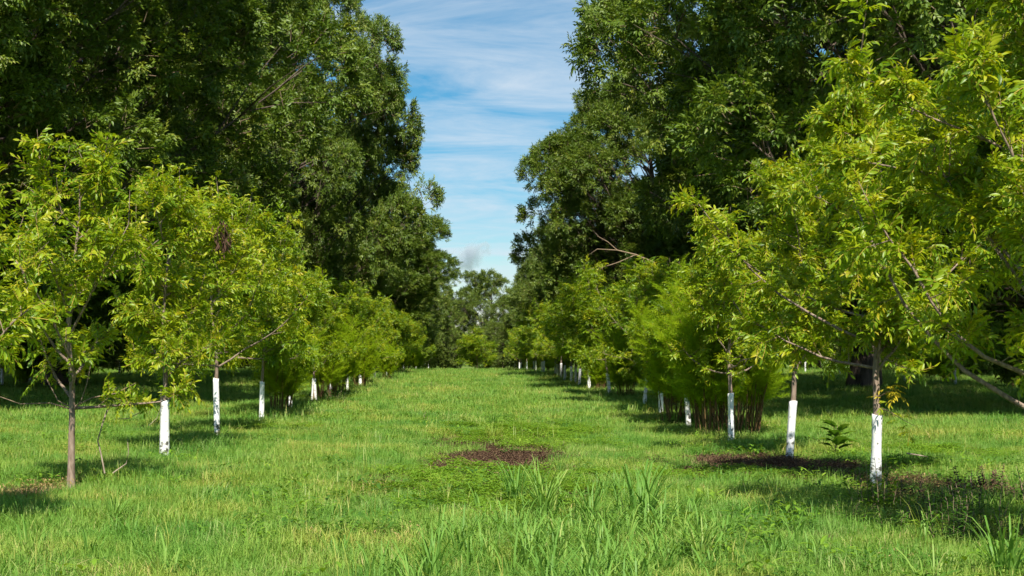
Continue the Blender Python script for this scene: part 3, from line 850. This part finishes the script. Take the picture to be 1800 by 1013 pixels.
# ------------------------------------------------------------------ dog fennel clumps
def frond(seed):
    q = random.Random(seed); mb = MB(); L = 0.42
    mb.tube([(0, 0, 0), (L * .5, 0, .03), (L, 0, 0.0)], [.0035, .0028, .0015], 3, .4, 0)
    for i in range(130):
        t = i / 130; p = Vector((L * t, 0, .06 * t * (1 - t) * 2)); a = q.uniform(0, 6.28)
        d = Vector((q.uniform(.5, 1.1), math.cos(a), math.sin(a) * .8 + .1)).normalized()
        l = q.uniform(.08, .16) * (1.1 - .5 * t); s = d.cross(Vector((q.gauss(0, 1), q.gauss(0, 1), q.gauss(0, 1)))).normalized() * .0024
        mb.add([p - s, p + s, p + d * l], [(0, 1, 2)], q.random())
    return mb.mesh('frond', [M_FEN])
SET_FROND = make_set('fennel_frond_shape', [frond(i) for i in range(4)])
def fennel_data(seed, n_stem, H, spread):
    q = random.Random(seed); st = MB(); P, D, S = [], [], []
    for i in range(n_stem):
        a = q.uniform(0, 6.28); r0 = spread * .38 * math.sqrt(q.random()); b = Vector((r0 * math.cos(a), r0 * math.sin(a), -.03))
        h = H * q.uniform(.62, 1.05); lean = spread * q.uniform(.3, 1.1)
        a2 = a + q.gauss(0, .8)
        top = b + Vector((math.cos(a2) * lean, math.sin(a2) * lean, h))
        mid = b.lerp(top, .5) + Vector((-math.cos(a2) * lean * .18, -math.sin(a2) * lean * .18, .05))
        pts = [b, b.lerp(mid, .5), mid, mid.lerp(top, .5), top]
        st.tube(pts, [.011, .010, .008, .005, .002], 4, q.random())
        for s in range(34):
            t = .26 + .74 * (s + q.random()) / 34
            p = b.lerp(mid, t * 2) if t < .5 else mid.lerp(top, t * 2 - 1)
            az = q.uniform(0, 6.28)
            P.append(tuple(p)); D.append((math.cos(az) * .75, math.sin(az) * .75, q.uniform(.15, .9))); S.append(q.uniform(.7, 1.2) * (1.15 - .45 * t))
    P = np.array(P); D = np.array(D)
    return st.mesh('stems', [M_FST]), P, eulers(D, np.tile([0, 0, 1.0], (len(P), 1)) + 0.2 * rng.normal(size=P.shape)), np.array(S), rng.integers(0, 4, len(P))
def build_fennel(seed, n, H, sp):
    st, P, E, S, V = fennel_data(seed, n, H, sp)
    root = empty('dog_fennel')
    link('stems', st, root)
    c = scatter('plumes', SET_FROND, P, E, S, V, root); c['kind'] = 'stuff'
    return root
FEN = [build_fennel(61, 26, 2.3, 0.75), build_fennel(62, 20, 2.0, 0.6), build_fennel(63, 30, 2.5, 0.85)]
fu = set()
def place_fennel(v, x, y, s, rz, label):
    if v in fu: o = copy_tree(FEN[v])
    else: o = FEN[v]; fu.add(v)
    o.location = (x, y, gz1(x, y)); o.rotation_euler = (0, 0, rz); o.scale = (s, s, s)
    tag(o, label, 'plant', 'feathery fennel clumps among the saplings')
FEN_R = [(4.75, 28.3, 1, 1.42, 'tall bright feathery fennel leaning into the alley past the nearest fennel clump'), (4.72, 32.8, 1, 1.35, 'bright feathery fennel between the fourth and fifth guards, alley side of the row'), (5.35, 28.3, 2, 1.36, 'feathery green fennel clump, nearest in the right row, behind its mottled guard'), (5.65, 31.0, 0, 1.40, 'feathery fennel clump between the fourth and fifth guards, right row'),
         (5.3, 38.2, 1, 1.2, 'feathery fennel clump around the fifth and sixth guards, right row'), (5.8, 41.5, 0, 1.15, 'low feathery fennel clump just before the tilted far guard, right row'),
         (5.05, 46.5, 1, 1.2, 'fennel clump with many bare reddish brown stems, right row'), (5.0, 56.0, 2, .8, 'arching fennel clump behind the leaning seventh guard, right row'),
         (5.4, 59, 0, .75, 'small fennel clump before the two bright far guards, right row'), (5.6, 88, 1, .9, 'distant fennel clump between far guards, right row'), (5.6, 99, 2, .9, 'distant fennel clump past the middle of the right row'), (5.2, 115, 2, .9, 'farthest fennel clump of the right row'), (5.4, 125, 0, .9, 'farthest fennel at the right row end, behind the last guards')]
FEN_L = [(-4.85, 36.4, 1, 1.25, 'fennel clump with brown stems between the narrow guards, left row'), (-4.9, 47.5, 0, 1.25, 'feathery fennel clump behind the split guard, left row'),
         (-4.8, 52.0, 2, 1.1, 'wide feathery fennel clump at the hidden guard, left row'), (-4.7, 60.5, 0, 1.0, 'tall dark fennel clump in the middle of the left row'),
         (-5.0, 66.5, 2, .95, 'dark shaded fennel clump beside a thin guard, left row'), (-4.6, 78, 1, 1.0, 'yellowish fennel clump with bare stems, far left row'), (-4.8, 84, 0, .9, 'far fennel clump past the yellowish one, left row'),
         (-4.8, 97, 2, .9, 'distant fennel clump, third from the end of the left row'), (-4.6, 110, 0, .95, 'distant fennel clump, second from the end of the left row'), (-4.6, 122, 1, 1.0, 'distant fennel clump ending the left row')]
for (x, y, v, s, lb) in FEN_R + FEN_L: place_fennel(v, x, y, s, x * 7 + y, lb)
for i, (x, y) in enumerate(((-21.8, 55), (-20.5, 66), (-21.5, 74), (-22, 83), (23, 60), (22.6, 67), (24, 74), (22.5, 82))):
    place_fennel(i % 3, x, y, .85, i * 1.3, 'fennel clump beyond the %s old trees, %s from the camera' % ('left' if x < 0 else 'right', ORD[i % 4]))

# ------------------------------------------------------------------ grass shapes
def blade(mb, b, az, h, lean, w, rnd, seg=2, mat=0, curl=1.0):
    d = Vector((math.cos(az), math.sin(az), 0)); s = Vector((-d.y, d.x, 0)); b = Vector(b)
    vs = []; fs = []
    for i in range(seg):
        t = i / seg
        c = b + d * lean * h * t ** (1 + curl) + Vector((0, 0, h * t * (1 - 0.28 * lean * t * t)))
        ww = w * (1 - 0.55 * t) / 2
        vs += [c - s * ww, c + s * ww]
    vs.append(b + d * lean * h + Vector((0, 0, h * (1 - 0.42 * lean))))
    for i in range(seg - 1): fs.append((2 * i, 2 * i + 1, 2 * i + 3, 2 * i + 2))
    k = 2 * (seg - 1); fs.append((k, k + 1, k + 2))
    mb.add(vs, fs, rnd, mat)
def grass_patch(seed, n, rad, h0, h1, w, mat):
    q = random.Random(seed); mb = MB()
    for i in range(n):
        a = q.uniform(0, 6.28); r_ = rad * math.sqrt(q.random())
        blade(mb, (r_ * math.cos(a), r_ * math.sin(a), -.01), q.uniform(0, 6.28), q.uniform(h0, h1), q.uniform(.1, 1.1), w * q.uniform(.7, 1.3), q.random(), 2)
    return mb.mesh('grass_patch', [mat], False)
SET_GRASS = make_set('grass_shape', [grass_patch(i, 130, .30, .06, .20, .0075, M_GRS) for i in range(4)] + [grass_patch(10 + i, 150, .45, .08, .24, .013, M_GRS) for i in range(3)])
def wide_tuft(seed, n, H, mat, sp=.09):
    q = random.Random(seed); mb = MB()
    for i in range(n):
        a = q.uniform(0, 6.28); r_ = sp * math.sqrt(q.random())
        blade(mb, (r_ * math.cos(a), r_ * math.sin(a), -.02), a + q.gauss(0, .6), H * q.uniform(.45, 1.05), q.uniform(.12, 1.0), q.uniform(.012, .022), q.random(), 5, 0, 1.2)
    return mb.mesh('blades', [mat], False)
TUFT = [wide_tuft(i, 60, .58, M_GUI) for i in range(3)]
TUFT_Y = wide_tuft(9, 70, .50, M_GYL, .16)
SET_TUFT = make_set('broad_grass_shape', [wide_tuft(20 + i, 14, .42, M_GUI, .12) for i in range(4)])
def clover_patch(seed):
    q = random.Random(seed); mb = MB()
    for i in range(85):
        a = q.uniform(0, 6.28); r_ = .26 * math.sqrt(q.random()); p = Vector((r_ * math.cos(a), r_ * math.sin(a), q.uniform(.02, .10)))
        rr = q.random(); a0 = q.uniform(0, 6.28)
        for k in range(3):
            aa = a0 + k * 2.1
            leaflet(mb, p, (math.cos(aa), math.sin(aa), q.uniform(-.1, .4)), (0, 0, 1), q.uniform(.025, .045), .022, rr, 1)
    return mb.mesh('clover_patch', [M_CLO], False)
SET_CLOVER = make_set('clover_shape', [clover_patch(i) for i in range(3)])
def dry_patch(seed, mat, h=.09):
    q = random.Random(seed); mb = MB()
    for i in range(110):
        a = q.uniform(0, 6.28); r_ = .26 * math.sqrt(q.random()); p = Vector((r_ * math.cos(a), r_ * math.sin(a), 0))
        if q.random() < .5: blade(mb, p, q.uniform(0, 6.28), q.uniform(.03, h), q.uniform(.2, 1.6), q.uniform(.004, .009), q.random(), 2)
        else:
            leaflet(mb, p + Vector((0, 0, q.uniform(.0, h * .8))), (q.gauss(0, 1), q.gauss(0, 1), q.gauss(0, .4)), (0, 0, 1), q.uniform(.02, .06), .016, q.random(), 1)
    return mb.mesh('dry_patch', [mat], False)
SET_DRY = make_set('dry_weed_shape', [dry_patch(i, M_DRY) for i in range(3)])
SET_TAN = make_set('straw_shape', [dry_patch(i + 5, M_TAN, .13) for i in range(3)])

# ------------------------------------------------------------------ grass over the whole ground
def sample(y0, y1, dens):
    w = lambda y: 0.44 * y + 5
    A = (w(y0) + w(y1)) * (y1 - y0); n = int(A * dens)
    y = y0 + (y1 - y0) * rng.random(n); x = (rng.random(n) * 2 - 1) * w(y1)
    k = np.abs(x) < w(y); return x[k], y[k]
GX, GY, GSC, GVI = [], [], [], []
FEET = [(v[1], v[2]) for v in SAPS.values()] + [(4.9, y_on_row(p_, 4.9)) for p_ in RIGHT_PX[:6]] + [(-4.9, y_on_row(p_, -4.9)) for p_ in LEFT_PX[:5]]
for y0, y1, dens, sc, lo, hi in ((7, 15, 19, 1.0, 0, 4), (15, 22, 17, 1.0, 0, 4), (22, 32, 13, 1.05, 0, 4), (32, 48, 7, 1.1, 4, 7), (48, 72, 4.5, 1.25, 4, 7), (72, 112, 2.6, 1.5, 4, 7), (112, 150, 1.0, 1.6, 4, 7)):
    x, y = sample(y0, y1, dens)
    bare = pmask(x, y); cl = pmask(x, y, CLOV)
    keep = rng.random(len(x)) > np.maximum(bare * 0.93, cl * 0.6)
    x, y = x[keep], y[keep]
    GX.append(x); GY.append(y)
    # longer along the sapling rows, where the mower does not reach
    row = np.exp(-((np.abs(x) - 4.95) / 0.55) ** 2)
    GSC.append(sc * (0.42 + 0.62 * vnoise(x, y, 2.3, 4) + 0.45 * vnoise(x, y, .7, 5) ** 2 * 1.6 + 0.40 * row + 0.25 * np.clip((np.abs(x) - 5.5) / 4, 0, 1)) * rng.uniform(.85, 1.15, len(x)))
    hsc = GSC[-1]
    for (gx, gy) in FEET:
        dd = np.hypot((x - gx), (y - (gy - .25)) * .7); hsc *= 1 - 0.72 * np.exp(-(dd / .42) ** 2)
    hsc *= 1 - 0.55 * np.maximum(pmask(x, y - .45), pmask(x, y, CLOV) * .8)
    GVI.append(rng.integers(lo, hi, len(x)))
GX, GY, GSC, GVI = map(np.concatenate, (GX, GY, GSC, GVI))
n = len(GX)
E = np.stack([rng.normal(0, .08, n), rng.normal(0, .08, n), rng.random(n) * 6.28], 1)
xy = np.clip(GSC, .8, 1.8)
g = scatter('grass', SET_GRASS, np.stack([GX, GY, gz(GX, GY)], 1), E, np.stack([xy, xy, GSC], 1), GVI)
tag(g, 'green meadow grass covering the whole alley between the trees', 'grass', kind='stuff')
def stalks(seed):
    q = random.Random(seed); mb = MB()
    for i in range(9):
        blade(mb, (q.gauss(0, .12), q.gauss(0, .12), 0), q.uniform(0, 6.28), q.uniform(.2, .42), q.uniform(.1, .7), .006, q.random(), 3)
    return mb.mesh('stalks', [M_GYL], False)
SET_STALK = make_set('stalk_shape', [stalks(i) for i in range(3)])
x, y = np.concatenate([np.stack(sample(8, 20, 3.0)), np.stack(sample(20, 45, 1.6)), np.stack(sample(45, 90, .6))], 1)
k = (rng.random(len(x)) < np.clip(vnoise(x, y, 2.0, 5) * 2.2 - .6, 0.05, 1)) & (pmask(x, y) < .3); x, y = x[k], y[k]; n = len(x)
o = scatter('grass_stalks', SET_STALK, np.stack([x, y, gz(x, y)], 1), np.stack([np.zeros(n), np.zeros(n), rng.random(n) * 6.28], 1), rng.uniform(.6, 1.25, n), rng.integers(0, 3, n))
tag(o, 'thin pale grass stalks standing above the meadow grass', 'grass', kind='stuff')
def rosette(seed):
    q = random.Random(seed); mb = MB()
    for i in range(26):
        a = q.uniform(0, 6.28); p = Vector((q.gauss(0, .09), q.gauss(0, .09), q.uniform(.01, .10)))
        leaflet(mb, p, (math.cos(a), math.sin(a), q.uniform(.0, .9)), (0, 0, 1), q.uniform(.05, .11), q.uniform(.018, .035), q.random(), 2)
    return mb.mesh('rosette', [M_CLO if seed % 2 else M_WED], False)
SET_ROS = make_set('rosette_shape', [rosette(i) for i in range(4)])
x, y = np.concatenate([np.stack(sample(8, 20, 5.0)), np.stack(sample(20, 40, 2.6)), np.stack(sample(40, 75, 1.0))], 1)
k = (rng.random(len(x)) < np.clip(vnoise(x, y, 1.6, 3) * 2.6 - .95, 0.03, 1)); x, y = x[k], y[k]; n = len(x)
o = scatter('broadleaf_weeds', SET_ROS, np.stack([x, y, gz(x, y) + .03], 1), np.stack([np.zeros(n), np.zeros(n), rng.random(n) * 6.28], 1), rng.uniform(.7, 1.5, n), rng.integers(0, 4, n))
tag(o, 'low broad-leaved weeds mixed through the grass', 'weeds', kind='stuff')
def cover(name, cset, lst, dens, label, cat, kind=None, smin=.8, smax=1.25):
    P = []
    for p in lst:
        if kind and p[4] != kind: continue
        a, b = p[2] * 1.5, p[3] * 1.5; n = int(4 * a * b * dens)
        x = p[0] + (rng.random(n) * 2 - 1) * a; y = p[1] + (rng.random(n) * 2 - 1) * b
        k = rng.random(n) < pmask(x, y, [p]) * (0.35 + 0.65 * (vnoise(x, y, .5, 0) > .42)); P.append(np.stack([x[k], y[k]], 1))
    P = np.concatenate(P); n = len(P)
    E = np.stack([rng.normal(0, .06, n), rng.normal(0, .06, n), rng.random(n) * 6.28], 1)
    o = scatter(name, cset, np.stack([P[:, 0], P[:, 1], gz(P[:, 0], P[:, 1])], 1), E, rng.uniform(smin, smax, n), rng.integers(0, 3, n))
    tag(o, label, cat, kind='stuff')
cover('clover_cover', SET_CLOVER, CLOV, 13, 'bright low leafy ground cover spreading through the grass', 'ground cover')
cover('dry_weeds', SET_DRY, PATCH, 24, 'reddish brown dead weeds lying in patches in the grass', 'dead weeds', 'dry')
cover('straw_grass', SET_TAN, PATCH, 12, 'pale dry straw showing in thin spots of the grass', 'dry grass', 'tan')

# broad-bladed grass growing along the bottom of the picture
px = np.concatenate([rng.normal(1040, 140, 150), rng.uniform(0, 1800, 40), rng.normal(1050, 100, 60)]); 
py = np.concatenate([rng.uniform(930, 1080, 150), rng.uniform(940, 1080, 40), rng.uniform(880, 1000, 60)])
P = np.array([ground_at(a, b) for a, b in zip(px, py)]); n = len(P)
o = scatter('broad_grass', SET_TUFT, np.stack([P[:, 0], P[:, 1], gz(P[:, 0], P[:, 1])], 1), np.stack([np.zeros(n), np.zeros(n), rng.random(n) * 6.28], 1), rng.uniform(.4, 1.15, n), rng.integers(0, 4, n))
tag(o, 'broad fresh green grass blades along the bottom of the picture', 'grass', kind='stuff')
TUFTS = [(1128, 930, 0, 1.45, 'large broad-bladed grass tuft right of centre, biggest in the foreground'), (958, 922, 1, 1.25, 'broad-bladed grass tuft left of the biggest foreground tuft'),
         (905, 892, 2, 1.1, 'grass tuft below the brown patch, left of the foreground pair'), (1040, 935, 1, .95, 'low grass tuft between the two large foreground tufts'),
         (868, 772, 'y', .95, 'pale yellowish grass tuft just behind the brown patch'), (866, 748, 0, .7, 'dark green grass tuft behind the pale yellowish one'),
         (820, 768, 2, .45, 'small grass tuft left of the pale yellowish one'), (700, 822, 2, .5, 'small spreading grass tuft left of the brown patch'),
         (200, 925, 1, .75, 'dark grass tuft in front of the bare-trunked sapling'), (1765, 1035, 0, 1.1, 'tall grass tuft in the bottom right corner'), (985, 832, 1, .45, 'thin grass tuft at the right end of the brown patch'),
         (850, 690, 2, .55, 'small dark grass tuft far along the alley, left of middle'), (760, 1030, 0, .95, 'tall grass tuft at the bottom edge, left of centre'), (1230, 1000, 2, .8, 'grass tuft at the bottom edge, right of centre'), (930, 1000, 0, .75, 'grass tuft at the bottom edge near the centre')]
for (a, b, v, s, lb) in TUFTS:
    x, y = ground_at(a, b)
    t = link('grass_tuft', TUFT_Y if v == 'y' else TUFT[v], None, (x, y, gz1(x, y)), (0, 0, a * .37)); t.scale = (s, s, s)
    tag(t, lb, 'grass tuft', 'broad-bladed grass tufts in the alley')

# ------------------------------------------------------------------ weeds
def weed_mesh(seed, stems, H, sp, ll, lw, mats, per=16, dense_top=True):
    q = random.Random(seed); st = MB(); lf = MB()
    for i in range(stems):
        a = q.uniform(0, 6.28); r_ = sp * .6 * math.sqrt(q.random()); b = Vector((r_ * math.cos(a), r_ * math.sin(a), -.02))
        h = H * q.uniform(.6, 1.1); top = b + Vector((math.cos(a) * sp * .5 * q.random(), math.sin(a) * sp * .5 * q.random(), h))
        st.tube([b, b.lerp(top, .5) + Vector((q.gauss(0, .01), q.gauss(0, .01), 0)), top], [.005, .004, .002], 4, q.random())
        for k in range(per):
            t = .15 + .85 * k / per; p = b.lerp(top, t); aa = k * 2.4 + q.uniform(-.4, .4)
            l = ll * q.uniform(.6, 1.1) * (1.1 - .4 * t)
            leaflet(lf, p, (math.cos(aa), math.sin(aa), q.uniform(.0, .8)), (0, 0, 1), l, l * lw, q.random(), 2, 0, q.uniform(.1, .4))
    return st.mesh('stems', [mats[1]]), lf.mesh('leaves', [mats[0]])
def weed(name, meshes, px, py, s, label, cat, group, rz=0.0, xy=None):
    x, y = xy or ground_at(px, py)
    root = empty(name, (x, y, gz1(x, y)), (0.12 * math.sin(rz * 3), 0.12 * math.cos(rz * 5), rz)); root.scale = (s, s, s * random.uniform(.75, 1.15))
    link('stems', meshes[0], root); c = link('leaves', meshes[1], root); c['kind'] = 'stuff'
    tag(root, label, cat, group); return root
W_GREEN = [weed_mesh(i, 13, .48, .30, .12, .26, (M_WED, M_TWG), 20) for i in range(2)]
W_DRY = [weed_mesh(5 + i, 7, .40, .26, .075, .55, (M_DRY, M_TWG), 22) for i in range(2)]
W_YEL = weed_mesh(8, 5, .24, .10, .09, .35, (M_CLO, M_TWG), 9)
W_SPUR = weed_mesh(9, 9, .30, .14, .07, .4, (M_YEL, M_TWG), 8)
GWE = 'weeds under the nearest right sapling'
for i, (a, b) in enumerate(((1600, 912), (1655, 938), (1700, 915), (1742, 932), (1778, 905), (1722, 948), (1672, 958), (1795, 958), (1540, 905), (1835, 920), (1622, 935), (1760, 968), (1500, 925), (1575, 940))):
    weed('leafy_weed', W_GREEN[i % 2], a, b, random.uniform(.55, 1.15), 'shaded green leafy weed in the thicket at the right edge', 'weed', GWE, i * 1.1)
for i, (a, b) in enumerate(((1635, 895), (1668, 884), (1695, 872), (1722, 880), (1745, 862), (1650, 908), (1778, 878), (1702, 898), (1605, 888))):
    weed('withered_weed', W_DRY[i % 2], a, b, random.uniform(.6, 1.15), 'withered brown weed in the thicket at the right edge', 'weed', 'withered weeds at the right edge', i * 1.7)
weed('yellow_weed', W_YEL, 987, 788, .95, 'small bright weed at the right end of the brown patch', 'weed', 'small bright weeds in the alley')
weed('yellow_weed', W_YEL, 1089, 812, .7, 'small yellowish weed right of the brown patch', 'weed', 'small bright weeds in the alley', 1.0)
weed('yellow_weed', W_YEL, 728, 724, .9, 'small bright weed in the left half of the alley', 'weed', 'small bright weeds in the alley', 2.0)
weed('yellow_weed', W_SPUR, 1366, 782, 1.1, 'yellow-leaved sprout left of the tilted guard', 'weed', 'small bright weeds in the alley', 2.0)
weed('yellow_weed', W_YEL, 747, 745, 1.1, 'thin upright weed left of the pale grass tuft', 'weed', 'small bright weeds in the alley', 3.0)
weed('dark_weed', W_GREEN[0], 761, 688, 1.0, 'dark upright weed standing alone far down the alley', 'weed', 'small bright weeds in the alley')
weed('dark_weed', W_GREEN[1], 592, 714, 1.4, 'dark bushy weed beside the split guard, left row', 'weed', 'small bright weeds in the alley')
# big-leaved dark seedling between the two nearest right guards
q = random.Random(44); st, lf = MB(), MB()
for i in range(13):
    a = i * 2.4; h = .12 + .022 * i; L = q.uniform(.2, .3)
    d = Vector((math.cos(a), math.sin(a), .35)); zt = q.uniform(.2, 1.1); b = Vector((d.x * .06, d.y * .06, h))
    st.tube([(0, 0, h - .08), b], [.005, .003], 4)
    for sgn, ln in ((0, 1.0), (-.7, .62), (.7, .62)):
        dd = Vector((math.cos(a + sgn), math.sin(a + sgn), zt)); leaflet(lf, b, dd, (-d.x * .6, -d.y * .6, 1), L * ln, L * ln * .6, q.random(), 3, 0, .25)
st.tube([(0, 0, -.02), (.01, 0, .2), (0, .01, .42)], [.009, .007, .004], 5)
weed('broadleaf_seedling', (st.mesh('stems', [M_TWG]), lf.mesh('leaves', [M_WED])), 1466, 806, 1.1, 'dark broad-leaved seedling between the two nearest guards of the right row', 'seedling', None)
# bare dead shoots beside the bare-trunked sapling
def dead(pts_px, Y, rads, label, group='dead shoots beside the bare-trunked sapling'):
    pts = [at_depth(a, b, Y) for a, b in pts_px]
    o0 = pts[0].copy(); m = MB(); m.tube([p - o0 for p in pts], rads, 5)
    t = link('dead_shoot', m.mesh('dead_shoot', [M_DEAD]), None, o0); tag(t, label, 'branch', group)
Yd = SAPS['L1'][2]
dead([(184, 832), (178, 800), (172, 775), (180, 745), (190, 718)], Yd + .4, [.012, .011, .010, .009, .012], 'thick bare dead shoot right of the bare-trunked sapling')
dead([(198, 832), (222, 815), (226, 795), (224, 772)], Yd + .5, [.009, .008, .006, .003], 'curved bare twig right of the thick dead shoot')
dead([(199, 737), (225, 736), (245, 726), (255, 706)], Yd + .9, [.003, .006, .006, .004], 'pale arched twig hanging between the first two left saplings')
dead([(262, 748), (276, 735), (283, 715), (283, 685)], SAPS['L2'][2] - .1, [.004, .006, .006, .004], 'thin pale twig curving up beside the widest guard')
dead([(1594, 797), (1612, 800), (1630, 803)], 19.8, [.012, .011, .008], 'short pale stick lying right of the nearest guard')

# bare limb sticking out of the second right old tree
m = MB(); Yb = 50.0
def bp(l): return [at_depth(a, b, Yb) for a, b in l]
m.tube(bp([(1150, 462), (1118, 448), (1085, 440), (1050, 438), (1032, 450)]), [.04, .032, .025, .016, .007], 5)
m.tube(bp([(1118, 448), (1085, 462), (1060, 470), (1035, 473)]), [.026, .02, .014, .006], 5)
m.tube(bp([(1085, 440), (1068, 425), (1050, 415)]), [.022, .016, .008], 5)
m.tube(bp([(1060, 470), (1052, 482), (1040, 490)]), [.025, .015, .008], 5)

root = R_SECOND
dl = link('dead_limb', m.mesh('dead_limb', [M_TWG]), root)
dl.matrix_parent_inverse = Matrix.LocRotScale(root.location, root.rotation_euler, root.scale).inverted()
dl['label'] = 'bare grey limb sticking out of the leaves'

# ------------------------------------------------------------------ small grey wisp of cloud low in the gap
import bmesh
Yc = 2600.0; pxm = Yc / FPX
c0 = at_depth(824, 452, Yc)
cb = bpy.data.meshes.new('cloud'); bm = bmesh.new()
bmesh.ops.create_icosphere(bm, subdivisions=3, radius=1.0); bm.to_mesh(cb); bm.free()
mc, N, L = new_mat('cloud_vapour')
pv = N.new('ShaderNodeVolumePrincipled'); pv.inputs['Color'].default_value = (.62, .68, .78, 1)
tcx = N.new('ShaderNodeTexCoord'); ln = N.new('ShaderNodeVectorMath'); ln.operation = 'LENGTH'
L.new(tcx.outputs['Object'], ln.inputs[0])
nn_ = N.new('ShaderNodeTexNoise'); nn_.inputs['Scale'].default_value = 1.7; nn_.inputs['Detail'].default_value = 6; nn_.inputs['Distortion'].default_value = .6
L.new(tcx.outputs['Object'], nn_.inputs['Vector'])
sb = N.new('ShaderNodeMath'); sb.operation = 'MULTIPLY_ADD'; L.new(ln.outputs['Value'], sb.inputs[0]); sb.inputs[1].default_value = -.36; L.new(nn_.outputs['Fac'], sb.inputs[2])
mr = N.new('ShaderNodeMapRange'); L.new(sb.outputs[0], mr.inputs[0])
for k_, v_ in (('From Min', .20), ('From Max', .5), ('To Min', 0.0), ('To Max', .11)): mr.inputs[k_].default_value = v_
L.new(mr.outputs[0], pv.inputs['Density'])
oc = N.new('ShaderNodeOutputMaterial'); L.new(pv.outputs[0], oc.inputs['Volume'])
cb.materials.append(mc)
cl = link('cloud', cb, None, c0, (0, R(-28), 0)); cl.scale = (44 * pxm, 22 * pxm, 27 * pxm)
tag(cl, 'small grey cloud low in the gap between the tree rows', 'cloud')
